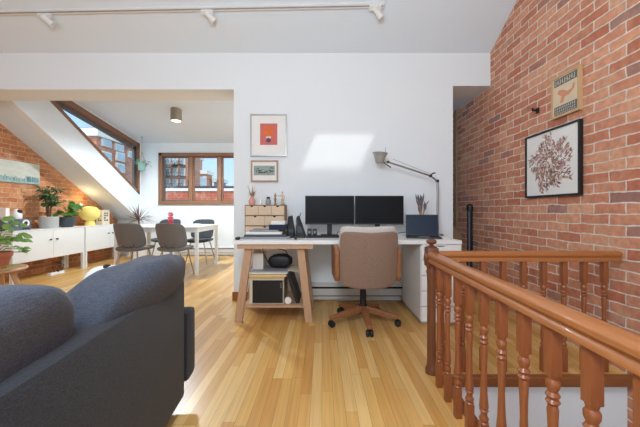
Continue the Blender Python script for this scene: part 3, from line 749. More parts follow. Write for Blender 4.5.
# stuff in front of the chest
z = DZ + .0005
for k, (x0, x1, y0, y1, h_, m_, lb) in enumerate((
        (-.735, -.30, 2.70, 2.94, .018, 'papergrey', 'closed grey laptop lowest in the pile at the left desk end'),
        (-.71, -.33, 2.71, 2.95, .02, 'artdark', 'dark slate notebook in the middle of the left desk pile'),
        (-.70, -.37, 2.73, 2.95, .022, 'paper', 'white notebook near the top of the left desk pile'),
        (-.67, -.40, 2.74, 2.95, .018, 'papergrey', 'thin grey notebook topmost of the left desk pile'))):
    o = bx('notebook', m_, (x0, y0, z, x1, y1, z + h_), bev=.002); tag(o, lb, 'notebook', 'pile of notebooks on the desk'); z += h_ + .0006
t = thing('printer_box', 'low navy blue box with white lid on the notebook pile', 'box', (-.36, 2.8, z))
z = DZ + .0005
bx('box_body', 'navy', (-.49, 2.745, z + .0815, -.33, 2.94, z + .127), t, bev=.004)
bx('lid', 'paper', (-.475, 2.77, z + .1272, -.345, 2.93, z + .16), t, bev=.006)
b = MB(); b.sup((-.745, 2.64, DZ + .0135), .022, .034, .013, .7, .8, 16, 10)
tag(b.build('computer_mouse', 'black', smooth=2), 'black computer mouse at the left end of the desk', 'mouse')
b = MB(); b.sup((-.235, 2.67, DZ + .0125), .012, .05, .0115, .8, .8, 16, 10)
tag(b.build('sunglasses_case', 'black', smooth=2), 'small black case lying in front of the navy box', 'case')
for k, (px, lb) in enumerate(((291.2, 'black upright file holder next to the mini chest'), (300.2, 'black leaning file holder closest to the left monitor'))):
    t = thing('file_holder', lb, 'file holder', (P(px, 0, 2.9).x, 2.9, DZ), 0, 'black file holders on the desk')
    x = P(px, 0, 2.9).x; dx = .0 if k == 0 else -.022
    b = MB()
    wl, wr_ = (.035, .035) if k == 0 else (.035, .055)
    b.hexa([(x - wl, 2.8, DZ + .0005), (x + wr_, 2.8, DZ + .0005), (x + wr_, 3.02, DZ + .0005), (x - wl, 3.02, DZ + .0005)],
           [(x - .034 + dx * .3, 2.93, DZ + (.2 if k == 0 else .185)), (x + .005 + dx, 2.93, DZ + .21), (x + .005 + dx, 3.0, DZ + .21), (x - .034 + dx * .3, 3.0, DZ + .2)])
    b.build('holder_body', 'black', t, bevel=.004)
    b = MB(); b.hexa([(x - .02, 2.83, DZ + .05), (x + .03, 2.83, DZ + .05), (x + .03, 2.84, DZ + .05), (x - .02, 2.84, DZ + .05)], [(x - .02 + dx, 2.905, DZ + .165), (x + .01 + dx, 2.905, DZ + .165), (x + .01 + dx, 2.915, DZ + .165), (x - .02 + dx, 2.915, DZ + .165)])
    b.build('label_window', 'artdark', t)
b = MB(); p = P(300.5, 212.5, 2.95); b.tube([(p.x - .01, 2.955, DZ + .19), (p.x, 2.95, p.z - .012), p], [.006, .006, .002], 8)
tag(b.build('pencil', 'straw', smooth=True), 'wooden pencil sticking up out of the leaning file holder', 'pencil')

# ------------------------------------------------------------------ pictures on the white wall
def picture(name, label, x0, x1, z0, z1, fwid, fm, art, cat='picture'):
    t = thing(name, label, cat, ((x0 + x1) / 2, YW, z0))
    b = MB(); yb, yf = YW - .002, YW - .028
    b.box(x0, yf, z0, x0 + fwid, yb, z1); b.box(x1 - fwid, yf, z0, x1, yb, z1); b.box(x0 + fwid, yf, z0, x1 - fwid, yb, z0 + fwid); b.box(x0 + fwid, yf, z1 - fwid, x1 - fwid, yb, z1)
    b.build('frame', fm, t)
    bx('mat_board', 'paper', (x0 + fwid, YW - .018, z0 + fwid, x1 - fwid, yb, z1 - fwid), t)
    return t
def wx(px): return (px - CX) * YW / F
def wz(py): return H + (CY - py) * YW / F
t = picture('framed_print', 'large framed print of an orange balloon on coral ground above the small picture', wx(250.7), wx(287), wz(156.7), wz(114.7), .014, 'silver', None)
b = MB(); x0, x1, z0, z1 = wx(260.4), wx(277.6), wz(145.3), wz(124); xm = (x0 + x1) / 2; ya = YW - .0185
b.box(x0, ya - .001, z0, x1, ya, z1)
b.mi = 1; b.prism([(xm - .002 + .062 * math.cos(2 * PI * j / 28), ya - .0012, z1 - .085 + .062 * math.sin(2 * PI * j / 28)) for j in range(28)], (0, -.0005, 0))
b.prism([(xm - .03, ya - .0012, z1 - .14), (xm + .026, ya - .0012, z1 - .14), (xm + .05, ya - .0012, z1 - .11), (xm - .054, ya - .0012, z1 - .11)], (0, -.0004, 0))
b.mi = 3; b.prism([(xm - .028, ya - .0012, z1 - .165), (xm + .024, ya - .0012, z1 - .165), (xm + .026, ya - .0012, z1 - .142), (xm - .03, ya - .0012, z1 - .142)], (0, -.0006, 0))
b.mi = 2; b.prism([(xm - .002 + .028 * math.cos(2 * PI * j / 20), ya - .0014, z1 - .185 + .026 * math.sin(2 * PI * j / 20)) for j in range(20)], (0, -.0007, 0))
b.build('print', ['artpink', 'artorange', 'artpurple', 'artcream'], t)
t = picture('framed_landscape', 'small oak framed landscape picture below the balloon print', wx(251.3), wx(278.3), wz(182), wz(160.7), .016, 'oakframe', None)
b = MB(); x0, x1, z0, z1 = wx(254.2), wx(275), wz(175.5), wz(166); b.box(x0, ya - .001, z0, x1, ya, z1)
b.mi = 1
for k in range(26):
    cx = R.uniform(x0 + .02, x1 - .04); cz = R.uniform(z0 + .02, z1 - .02); w = R.uniform(.01, .03); h_ = R.uniform(.003, .01)
    b.prism([(cx, ya - .0012, cz), (cx + w, ya - .0012, cz - h_ * .4), (cx + w * 1.2, ya - .0012, cz + h_), (cx + w * .2, ya - .0012, cz + h_ * 1.3)], (0, -.0003 - k * .00001, 0))
b.build('print', ['artgreen', 'artdark'], t)

# ------------------------------------------------------------------ pictures on the right brick wall
def side_frame(name, label, y0, y1, z0, z1, fwid, fm, depth):
    t = thing(name, label, 'picture', (XR, (y0 + y1) / 2, z0))
    xb, xf = XR - .004, XR - depth
    b = MB(); b.box(xf, y0, z0, xb, y0 + fwid, z1); b.box(xf, y1 - fwid, z0, xb, y1, z1); b.box(xf, y0 + fwid, z0, xb, y1 - fwid, z0 + fwid); b.box(xf, y0 + fwid, z1 - fwid, xb, y1 - fwid, z1)
    b.build('frame', fm, t)
    return t, xf + .008
yA, yB_ = 1.845 * F / (581 - CX), 1.845 * F / (526 - CX)
t, xa = side_frame('framed_drawing', 'large black framed drawing of tangled plants on the brick wall', yA, yB_, 1.107, 1.652, .016, 'black', .03)
bx('paper_sheet', 'paper', (xa, yA + .016, 1.123, xa + .01, yB_ - .016, 1.636), t)
b = MB(); yc, zc_ = (yA + yB_) / 2, 1.385
for k in range(820):
    a = R.uniform(0, 2 * PI); r = .2 * R.random() ** .6
    r *= 1 + .16 * math.sin(a * 5 + 1) + .08 * math.sin(a * 9)
    y = yc + r * math.cos(a) * .98; z = zc_ + r * math.sin(a)
    if z < 1.25 and abs(y - yc) > .12: continue
    b.mi = R.choice((0, 0, 1, 1, 2, 2, 3, 4, 5, 5)); an = a + R.uniform(-1, 1); L = R.uniform(.012, .05); w = R.uniform(.0025, .009)
    dy, dz = math.cos(an), math.sin(an); x = xa - .0004 - k * 1e-6
    pts = [b.v((x, y - dz * w, z + dy * w)), b.v((x, y + dy * L * .5 - dz * w * 1.5, z + dz * L * .5 + dy * w * 1.5)), b.v((x, y + dy * L + dz * .3 * L, z + dz * L - dy * .3 * L)), b.v((x, y + dy * L * .5 + dz * w, z + dz * L * .5 - dy * w))]
    b.face(pts)
b.build('drawing', M['artm'], t)
yA, yB_ = 1.845 * F / (580.6 - CX), 1.845 * F / (552.5 - CX)
t, xa = side_frame('framed_poster', 'small pale wood framed poster with an orange figure above the drawing', yA, yB_, 1.718, 2.04, .014, 'lightframe', .032)
bx('poster', 'artcream', (xa, yA + .014, 1.732, xa + .01, yB_ - .014, 2.026), t)
b = MB(); y0, y1 = yA + .018, yB_ - .018
x = xa - .0006
b.box(x, y0 + .006, 1.738, xa, y1 - .006, 1.805); b.box(x, y0 + .006, 1.962, xa, y1 - .006, 2.018)
b.mi = 1
for row, (z0, n, hh_) in enumerate(((1.972, 9, .036), (1.782, 11, .016), (1.762, 10, .012), (1.745, 12, .01))):
    for i in range(n):
        yy = y1 - .014 - i * (y1 - y0 - .03) / n
        w = (y1 - y0) / n * .5
        b.box(x - .0005, yy - w, z0, x, yy - w * .55, z0 + hh_)
        if i % 2: b.box(x - .0005, yy - w * .55, z0 + hh_ * .4, x, yy, z0 + hh_ * .6)
        else: b.box(x - .0005, yy - w * .55, z0, x, yy, z0 + hh_ * .2)
b.mi = 2; ym = (y0 + y1) / 2
b.prism([(x, ym + .06, 1.93), (x, ym + .075, 1.905), (x, ym + .035, 1.875), (x, ym + .05, 1.825), (x, ym + .02, 1.822), (x, ym + .002, 1.862), (x, ym - .035, 1.862), (x, ym - .08, 1.895), (x, ym - .085, 1.935), (x, ym - .068, 1.93), (x, ym - .06, 1.9), (x, ym - .02, 1.895), (x, ym + .02, 1.92)], (-.0006, 0, 0))
b.build('printing', ['artgrey', 'artcream', 'salmon'], t)
p = P(535, 110.5, 1.84 * F / (535 - CX))
t = thing('wall_bracket', 'tiny black bracket on the brick wall left of the small poster', 'bracket', (XR, p.y, p.z))
bx('back_plate', 'black', (XR - .006, p.y - .02, p.z - .025, XR, p.y + .02, p.z + .025), t, bev=.002)
b = MB(); b.tube([(XR - .006, p.y, p.z + .005), (XR - .045, p.y, p.z), (XR - .05, p.y - .005, p.z + .02)], .009, 8); b.build('hook', 'black', t, smooth=True)

# ------------------------------------------------------------------ in the gap on the right
t = thing('floor_pole', 'tall slim dark pole standing against the brick wall beyond the railing', 'pole', (1.775, 3.58, 0))
b = MB(); b.lathe([(.001, 0), (.04, 0), (.04, .02), (.03, .03), (.03, 1.0), (.036, 1.0), (.036, 1.055), (.02, 1.07), (.001, 1.075)], (1.775, 3.58, 0), 18); b.build('pole_body', 'black', t, smooth=True)
bx('side_strip', 'bluestrip', (1.745, 3.545, .06, 1.757, 3.553, .98), t)
b = MB(); b.hexa([(1.58, 3.86, 0), (1.85, 3.86, 0), (1.85, 3.9, 0), (1.58, 3.9, 0)], [(1.58, 3.94, .96), (1.85, 3.94, .66), (1.85, 3.98, .66), (1.58, 3.98, .96)])
tag(b.build('leaning_board', 'tan'), 'tan board with slanted top behind the desk end near the dark pole', 'board')

# ------------------------------------------------------------------ office chair
ocx, ocy = .365, 2.65
t = thing('office_chair', 'brown upholstered office chair with wooden arms and star base at the desk', 'office chair', (ocx, ocy, 0), math.radians(2))
for k in range(5):
    a = -PI / 2 + k * 2 * PI / 5; d = Vector((math.cos(a), math.sin(a), 0)); s_ = Vector((-d.y, d.x, 0))
    b = MB()
    p0, p1 = d * .03, d * .315
    b.hexa([p0 + s_ * .026 + Vector((0, 0, .1)), p1 + s_ * .02 + Vector((0, 0, .062)), p1 - s_ * .02 + Vector((0, 0, .062)), p0 - s_ * .026 + Vector((0, 0, .1))],
           [p0 + s_ * .026 + Vector((0, 0, .155)), p1 + s_ * .02 + Vector((0, 0, .09)), p1 - s_ * .02 + Vector((0, 0, .09)), p0 - s_ * .026 + Vector((0, 0, .155))])
    b.build('base_leg', 'chairwood', t, world=False, bevel=.006)
    b = MB(); c = d * .3
    for sg_ in (-1, 1):
        b.lathe([(.001, -.011), (.024, -.011), (.027, -.006), (.027, .006), (.024, .011), (.001, .011)], c + s_ * .016 * sg_ + Vector((0, 0, .027)), 18, Vector((0, 0, 1)).rotation_difference(s_).to_matrix().to_4x4())
    b.tube([c + Vector((0, 0, .03)), c + Vector((0, 0, .068))], .008, 8)
    b.build('caster', 'black', t, world=False, smooth=True)
b = MB(); b.lathe([(.001, .085), (.035, .085), (.04, .15), (.03, .17), (.026, .3), (.018, .3), (.018, .42), (.001, .42)], (0, 0, 0), 18); b.build('gas_column', 'black', t, world=False, smooth=True)
b = MB(); b.box(-.1, -.14, .4, .1, .14, .43, bev=.008); b.bar((0, -.1, .41), (0, -.285, .42), .05, .03); b.bar((.1, 0, .41), (.2, .02, .38), .012, .012); b.build('tilt_mechanism', 'black', t, world=False)
b = MB(); b.sup((0, .0, .475), .235, .25, .05, .5, .35, 36, 14); b.build('seat', 'officefront', t, world=False, smooth=2)
def bend(p): return Vector((p.x, p.y - .035 + .07 * (abs(p.x) / .23) ** 2 * 1.0 - .03 * (p.z / .23), p.z - (.016 * (1 - (p.x / .23) ** 2) if p.z > 0 else 0) - (.02 * (1 - (p.x / .23) ** 2) if p.z < -.1 else 0)))
b = MB(); b.sup((0, -.285, .617), .23, .035, .222, .22, .25, 48, 28, fn=bend); b.build('backrest_shell', 'officeback', t, world=False, smooth=2)
b = MB(); b.sup((0, -.237, .655), .232, .05, .226, .25, .3, 48, 28, fn=bend); b.build('back_cushion', 'officefront', t, world=False, smooth=2)
for s_ in (-1, 1):
    x = s_ * .25
    b = MB()
    ax = [(x - .02, -.235, .42), (x - .02, .12, .40), (x - .02, .17, .47), (x - .02, .17, .66), (x - .02, .14, .70), (x - .02, -.22, .70), (x - .02, -.255, .66), (x - .02, -.255, .46)]
    b.prism(ax, (.04, 0, 0)); b.build('armrest', 'chairwood', t, world=False, bevel=.012)

# ------------------------------------------------------------------ stair railing
rl = thing('stair_railing', 'turned wooden stair railing with newel post around the stairwell', 'railing', (.67, 1.83, 0))
NX, NY = .672, 1.83
RZ = .742                                # rail top
b = MB()
b.box(NX - .034, NY - .034, .655, NX + .034, NY + .034, .77, bev=.005)
prof = [(.03, .0), (.036, .0), (.036, .03), (.028, .045), (.026, .06), (.025, .2), (.025, .55), (.026, .6), (.032, .62), (.027, .635), (.03, .657)]
b.lathe([(.001, .0005)] + [(r, z + .0005) for r, z in prof] + [(.001, .657)], (NX, NY, 0), 24)
for sg_, axis in ((-1, 'x'), (-1, 'y')):
    if axis == 'y': b.sup((NX, NY - .034, .705), .02, .01, .04, 1, .6, 20, 10)
    else: b.sup((NX - .034, NY, .705), .01, .02, .04, 1, .6, 20, 10)
newel = b.build('newel_post', 'newelwood', rl, smooth=True)
b = MB(); b.lathe([(.001, .77), (.033, .77), (.034, .775), (.022, .779), (.012, .783), (.012, .789), (.026, .795), (.032, .805), (.026, .816), (.012, .822), (.001, .823)], (NX, NY, 0), 24); b.build('finial', 'newelwood', newel, smooth=True)
def rail_prof():
    pts = []
    half = [(.026, -.058), (.026, -.045), (.019, -.036), (.021, -.03), (.029, -.024), (.031, -.012), (.027, -.004), (.017, .002), (.007, .004)]
    pts = [(-x, z) for x, z in half] + [(x, z) for x, z in half[::-1]]
    return pts
def rail(p, q):
    p, q = Vector(p), Vector(q); d = (q - p).normalized(); s_ = d.cross(Vector((0, 0, 1))).normalized()
    b = MB(); poly = [p + s_ * x + Vector((0, 0, RZ + z)) for x, z in rail_prof()]
    b.prism(poly, q - p); return b
rx_near = .602
rail((NX - .006, NY - .033, 0), (rx_near, -.3, 0)).build('handrail', 'railwood', rl, smooth=True)
rail((NX + .033, NY + .02, 0), (XR - .03, NY + .02, 0)).build('handrail', 'railwood', rl, smooth=True)
def bal_mesh(c):
    x, y = c; h = .0152; b = MB()
    zt_, zb_ = RZ - .059, .0005
    b.box(x - h, y - h, zt_ - .135, x + h, y + h, zt_, bev=.002); b.box(x - h, y - h, zb_, x + h, y + h, .145, bev=.002)
    zA, zB = .145, zt_ - .135; L = zB - zA
    pr = [(.016, 0), (.019, .012), (.016, .024), (.012, .03), (.018, .045), (.019, .06), (.0135, .085), (.0125, .11), (.0185, .14), (.012, .155), (.0185, .17), (.0175, .2), (.014, .3), (.0115, .5), (.0125, .62), (.015, .76), (.012, .79), (.019, .815), (.013, .835), (.019, .86), (.012, .885), (.018, .92), (.0185, .95), (.013, .97), (.016, 1)]
    b.lathe([(.001, zA)] + [(r * .95, zA + t_ * L) for r, t_ in pr] + [(.001, zB)], (x, y, 0), 14)
    return b
first = None
spots = [(.666 - .031 * (1.8 - (1.686 - .1236 * k)), 1.686 - .1236 * k) for k in range(14)] + [(.747 + .1255 * k, NY + .02) for k in range(9)]
for c in spots:
    if first is None:
        first = bal_mesh(c).build('baluster', 'balwood', rl, smooth=True); c0 = c
    else:
        o = first.copy(); COL.objects.link(o); o.parent = rl; o.location = (c[0] - c0[0], c[1] - c0[1], 0)

# ------------------------------------------------------------------ sofa
SXB = -.695                                # outer face of the back
sf = thing('sofa', 'charcoal grey fabric sofa seen from behind on the oak floor', 'sofa', (-1.2, .6, 0))
SYN, SYE = -.6, 1.515
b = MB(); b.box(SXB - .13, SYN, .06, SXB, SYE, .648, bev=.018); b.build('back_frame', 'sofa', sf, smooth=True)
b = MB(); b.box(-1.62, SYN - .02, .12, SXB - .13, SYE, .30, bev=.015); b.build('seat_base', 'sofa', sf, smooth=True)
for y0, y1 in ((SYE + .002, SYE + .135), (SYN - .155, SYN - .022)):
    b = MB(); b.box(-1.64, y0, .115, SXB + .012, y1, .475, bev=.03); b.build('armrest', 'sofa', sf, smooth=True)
def wr(seed, amp):    # soft lumps and creases of stuffed fabric
    def f(p):
        q_ = Vector((p.x * 5 + seed, p.y * 3.2, p.z * 5))
        return p + Vector((1, 0, .6)) * amp * noise.noise(q_) + Vector((0, 0, 1)) * amp * .6 * (noise.noise(q_ * 2.3) + .5 * noise.noise(q_ * 5))
    return f
for k in range(2):
    y0 = SYN + .01 + k * 1.055
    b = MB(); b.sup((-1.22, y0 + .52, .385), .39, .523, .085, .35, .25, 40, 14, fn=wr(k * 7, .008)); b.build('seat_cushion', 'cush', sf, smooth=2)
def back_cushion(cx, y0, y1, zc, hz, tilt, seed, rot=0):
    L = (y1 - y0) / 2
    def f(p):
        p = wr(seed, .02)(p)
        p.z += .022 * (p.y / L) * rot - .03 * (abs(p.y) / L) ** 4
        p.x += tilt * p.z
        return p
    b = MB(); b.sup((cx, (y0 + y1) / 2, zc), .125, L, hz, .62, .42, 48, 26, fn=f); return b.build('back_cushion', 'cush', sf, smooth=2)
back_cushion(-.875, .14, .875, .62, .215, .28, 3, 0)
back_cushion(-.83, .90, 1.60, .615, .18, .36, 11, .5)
for x, y in ((-.78, SYE - .05), (-1.55, SYE - .05), (-.78, SYN + .08), (-1.55, SYN + .08)):
    b = MB(); b.lathe([(.001, 0), (.02, 0), (.026, .12), (.001, .12)], (x, y, .0005), 14); b.build('leg', 'black', sf, smooth=True)
pv = Vector((SXB, SYE, 0)); ra = math.radians(5.4)
sf.location = pv + Matrix.Rotation(ra, 3, 'Z') @ (Vector(sf.location) - pv); sf.rotation_euler.z = ra
t = thing('throw_pillow', 'white throw pillow with black corner peeking over the sofa back', 'pillow', (-1.06, 1.44, .487))
b = MB()
def pl(p): return Vector((p.x * (1 - .08 * (p.z / .19) ** 2), p.y + .1 * p.z, p.z * (1 - .08 * (p.x / .2) ** 2)))
b.sup((-1.05, 1.46, .602), .115, .05, .125, .62, .62, 32, 18, fn=pl); b.build('cover', 'paper', t, smooth=2)
b = MB(); b.sup((-1.05, 1.455, .726), .012, .02, .01, .8, .8, 14, 8); b.build('tassel', 'black', t, smooth=2)

# ------------------------------------------------------------------ white cabinets along the left brick wall
CXF, CXB, CZ0, CZ1 = -4.1, -4.47, .275, .715
def cabinet(y0, y1, label):
    t = thing('metal_cabinet', label, 'cabinet', ((CXF + CXB) / 2, (y0 + y1) / 2, 0), 0, 'white cabinets along the brick wall')
    b = MB(); b.box(CXB, y0, CZ0, CXF - .02, y1, CZ1 - .012); b.build('carcass', 'whitemet', t)
    b = MB(); b.box(CXB, y0 - .004, CZ1 - .012, CXF + .004, y1 + .004, CZ1, bev=.003); b.build('cabinet_top', 'whitemet', t)
    ym = (y0 + y1) / 2
    for a_, c_, hy in ((y0 + .003, ym - .002, ym - .055), (ym + .002, y1 - .003, ym + .055)):
        b = MB(); b.box(CXF - .0195, a_, CZ0, CXF, c_, CZ1 - .015, bev=.003); d_ = b.build('door', 'whitemet', t)
        b = MB(); b.lathe([(.001, 0), (.008, 0), (.008, .012), (.014, .016), (.014, .022), (.001, .024)], (CXF, hy, .555), 14, Matrix.Rotation(PI / 2, 4, 'Y')); b.build('knob', 'artdark', d_, smooth=True)
    for y in (y0 + .02, y1 - .02):
        for x in (CXF - .02, CXB + .025):
            bx('leg', 'whitemet', (x - .02, y - .02, 0, x + .02, y + .02, CZ0 - .0005), t)
cabinet(3.945, 5.15, 'white two door cabinet on legs under the skyline picture')
cabinet(5.165, 6.37, 'white two door cabinet under the glowing yellow lamp')

t = thing('skyline_painting', 'wide pale canvas of a city skyline on the left brick wall', 'painting', (XL + .02, 4.2, 1.4))
sy0, sy1, sz0, sz1 = 3.62, 4.72, 1.40, 1.715
bx('canvas', 'artsky', (XL + .002, sy0, sz0, XL + .03, sy1, sz1), t, bev=.002)
b = MB(); x = XL + .03; y = sy0 + .005; k = 0
while y < sy1 - .02:
    w = R.uniform(.012, .035); h_ = R.uniform(.03, .085); 
    if R.random() < .06: h_ = .135; w = .012
    if y > 4.5: h_ = R.uniform(.07, .09)
    b.mi = k % 2; k += 1
    b.box(x, y, sz0 + .03, x + .0006, min(y + w, sy1 - .004), sz0 + .03 + h_); y += w * R.uniform(.7, 1.3)
b.mi = 1; b.box(x, sy0 + .003, sz0 + .003, x + .0005, sy1 - .003, sz0 + .032)
b.build('painted_skyline', ['artteal', 'artteal2'], t)

ct = CZ1 + .0005
# radio + cat figurine + white speaker
rx = -4.28
t = thing('table_radio', 'slate grey table radio on the left end of the white cabinet', 'radio', (rx, 4.12, ct))
b = MB(); b.box(rx - .07, 3.98, ct, rx + .07, 4.31, ct + .158, bev=.006); b.build('radio_body', 'radio', t)
b = MB(); xq = Matrix.Rotation(PI / 2, 4, 'Y')
b.lathe([(.001, 0), (.048, 0), (.05, .006), (.04, .008), (.03, .002), (.014, .002), (.012, .01), (.001, .011)], (rx + .0702, 4.235, ct + .098), 24, xq); b.build('speaker_ring', 'paper', t, smooth=True)
b = MB(); b.lathe([(.001, .003), (.028, .003), (.016, .012), (.001, .013)], (rx + .0702, 4.235, ct + .098), 20, xq); b.build('speaker_cone', 'black', t, smooth=True)
for k in range(3):
    b = MB(); b.lathe([(.001, 0), (.009, 0), (.009, .01), (.001, .01)], (rx + .0702, 4.20 + k * .035, ct + .025), 12, xq); b.build('knob', 'black', t, smooth=True)
b = MB()
for k in range(5): b.box(rx + .0702, 4.0, ct + .06 + k * .014, rx + .072, 4.16, ct + .066 + k * .014)
b.build('speaker_grille', 'artdark', t)
t = thing('bird_figurine', 'round white figurine with black face on top of the radio', 'figurine', (rx, 4.175, ct + .159))
b = MB(); b.lathe([(.001, 0), (.052, 0), (.06, .02), (.058, .06), (.045, .1), (.03, .125), (.012, .138), (.001, .14)], (rx, 4.175, ct + .159), 24); b.build('body', 'paper', t, smooth=True)
b = MB(); b.sup((rx + .028, 4.185, ct + .26), .032, .036, .03, 1, 1, 16, 10); b.build('face', 'black', t, smooth=2)
o = MB(); o.box(rx - .04, 3.985, ct + .159, rx + .05, 4.04, ct + .31, bev=.012); tag(o.build('white_speaker', 'paper'), 'upright white box at the picture edge on the radio', 'box')

# plants on the cabinet
def pot(t, x, y, z, prof, m, seg=28, name='pot'):
    b = MB(); b.lathe(prof, (x, y, z), seg); b.build(name, m, t, smooth=True)
def disc(t, x, y, z, r):
    b = MB(); b.lathe([(.001, -.01), (r, -.01), (r, 0), (.001, .006)], (x, y, z), 20); b.build('soil', 'soil', t, smooth=True)
x, y = -4.28, 4.67
t = thing('ficus_tree', 'small leafed ficus in a pale grey cylinder pot on the cabinet', 'plant', (x, y, ct))
pot(t, x, y, ct, [(.001, 0), (.112, 0), (.118, .01), (.122, .18), (.112, .18), (.11, .15), (.001, .15)], 'potgrey'); disc(t, x, y, ct + .155, .108)
b = MB(); lf = MB()
tips = []
for k in range(5):
    a = 2 * PI * k / 5 + .4; r = R.uniform(.05, .16)
    mid = Vector((x + .03 * math.cos(a), y + .03 * math.sin(a), ct + .32)); top = Vector((x + r * .8 * math.cos(a), y + r * math.sin(a), ct + R.uniform(.55, .8)))
    b.tube([(x + .012 * math.cos(a), y + .012 * math.sin(a), ct + .14), mid, top], [.009, .007, .003], 7); tips.append((mid, top))
    for j in range(7):
        s0 = mid.lerp(top, R.uniform(.05, 1)); e = s0 + Vector((R.uniform(-.08, .1), R.uniform(-.13, .13), R.uniform(-.02, .1)))
        e.x = max(e.x, XL + .06)
        b.tube([s0, e], .0022, 5)
        for q_ in range(12):
            p = s0.lerp(e, R.random()); d = Vector((R.uniform(-1, 1), R.uniform(-1, 1), R.uniform(-.7, .5)))
            if p.x < XL + .1: d.x = abs(d.x)
            lf.leaf(p, d, R.uniform(.045, .068), R.uniform(.024, .034), up=(R.uniform(-.5, 1), R.uniform(-1, .3), 1), droop=.2)
b.build('stems', 'stem', t, smooth=True); lf.build('foliage', 'leafdark', t)
x, y = -4.27, 4.99
t = thing('fiddle_plant', 'broad leafed green plant in a slate bowl pot on the cabinet', 'plant', (x, y, ct))
pot(t, x, y, ct, [(.001, 0), (.07, 0), (.095, .02), (.118, .09), (.12, .165), (.11, .165), (.106, .14), (.001, .14)], 'potdark'); disc(t, x, y, ct + .145, .104)
b = MB(); lf = MB()
for k in range(26):
    a = R.uniform(0, 2 * PI); r = R.uniform(.04, .15); z = ct + R.uniform(.2, .46) - r * .4
    if k > 21: a = R.uniform(.6, 1.4); r = R.uniform(.16, .22); z = ct + R.uniform(.28, .42)
    p = Vector((x + r * .75 * math.cos(a), y + r * math.sin(a), z))
    if p.x < XL + .1: p.x = XL + .1
    b.tube([(x, y, ct + .13), (x + r * .3 * math.cos(a), y + r * .3 * math.sin(a), z - .04), p], .0035, 5)
    d = Vector((math.cos(a) * .8 + .4, math.sin(a), R.uniform(-.3, .4)))
    if p.x < XL + .2: d.x = abs(d.x)
    lf.leaf(p - d * .03, d, R.uniform(.09, .13), R.uniform(.075, .105), up=(R.uniform(.2, 1), R.uniform(-1.2, -.2), .7), droop=.35)
b.build('stems', 'leafmid', t, smooth=True); lf.build('foliage', 'leafmid', t)
# yellow lamp
x, y = -4.28, 5.5
t = thing('mushroom_lamp', 'yellow glass mushroom lamp glowing on the white cabinet', 'lamp', (x, y, ct))
b = MB(); b.lathe([(.001, 0), (.085, 0), (.088, .012), (.078, .04), (.066, .075), (.06, .1), (.001, .1)], (x, y, ct), 28); b.build('lamp_base', 'yellow', t, smooth=True)
b = MB(); b.lathe([(.06, .096), (.1, .105), (.145, .15), (.162, .2), (.158, .25), (.135, .3), (.09, .338), (.04, .352), (.001, .354)], (x, y, ct), 32); b.build('lamp_shade', 'yellow', t, smooth=True)
# box at the end
x, y = -4.3, 5.86
t = thing('card_box', 'cream box with dark printed dots at the far cabinet end', 'box', (x, y, ct))
b = MB(); b.box(x - .06, y - .11, ct, x + .06, y + .09, ct + .285, bev=.004); b.build('box_body', 'cream', t)
b = MB(); pd = None
for i, j in ((0, 0), (1, 0), (0, 1), (1, 2), (0, 2), (1, 3), (0, 3)): b.box(x - .02 + .035 * i, y - .1115, ct + .07 + .045 * j, x + .004 + .035 * i, y - .1102, ct + .1 + .045 * j)
b.build('printed_dots', 'artdark', t); b = MB()
for i, j in ((0, 0), (1, 0), (0, 1), (1, 2), (0, 2), (1, 3), (0, 3)): b.box(x + .0602, y - .06 + .06 * i, ct + .07 + .045 * j, x + .0614, y - .02 + .06 * i, ct + .1 + .045 * j)
b.build('printed_dots', 'artdark', t)
o = bx('book', 'basewood', (-4.36, 5.98, ct, -4.24, 6.03, ct + .22), bev=.002); tag(o, 'brown book upright behind the cream dotted box', 'book')
# power strip under the cabinet
p = Vector((-4.0, 4.5, 0))
p = Vector(((56 - CX) * 4.62 / F, 4.62, 0))
t = thing('power_strip', 'white power strip with cables on the floor under the cabinet', 'power strip', (p.x, p.y, 0))
bx('strip_body', 'paper', (p.x - .03, p.y - .12, .0005, p.x + .03, p.y + .12, .04), t, bev=.006)
b = MB(); b.tube([(p.x, p.y + .1, .035), (p.x - .05, p.y + .2, .12), (p.x - .1, p.y + .15, .16), (p.x - .14, p.y + .3, .1), (p.x - .2, p.y + .35, .01)], .004, 6)
b.tube([(p.x - .01, p.y, .035), (p.x - .08, p.y + .02, .1), (p.x - .12, p.y + .2, .14), (p.x - .16, p.y + .1, .2)], .004, 6); b.build('cable', 'black', t, smooth=True)
bx('plug', 'black', (p.x - .012, p.y + .02, .04, p.x + .012, p.y + .05, .065), t, bev=.004)

# stool with plant
sx, sy = -3.03, 2.73
t = thing('wooden_stool', 'low light wood stool under the terracotta plant pot', 'stool', (sx, sy, 0))
b = MB(); b.lathe([(.001, .435), (.235, .435), (.245, .445), (.245, .455), (.235, .465), (.001, .465)], (sx, sy, 0), 32); b.build('stool_top', 'stool', t, smooth=True)
for k in range(4):
    a = PI / 4 + k * PI / 2 - .35; b = MB(); b.tube([(sx + .14 * math.cos(a), sy + .14 * math.sin(a), .434), (sx + .27 * math.cos(a), sy + .27 * math.sin(a), .004)], [.022, .016], 10); b.build('leg', 'stool', t, smooth=True)
t = thing('trailing_plant', 'bright green trailing plant in a terracotta pot on the stool', 'plant', (sx, sy, .4655))
z0 = .4655
pot(t, sx + .02, sy, z0, [(.001, 0), (.09, 0), (.118, .105), (.128, .107), (.13, .145), (.118, .145), (.11, .12), (.001, .12)], 'terra'); disc(t, sx + .02, sy, z0 + .125, .108)
b = MB(); lf = MB()
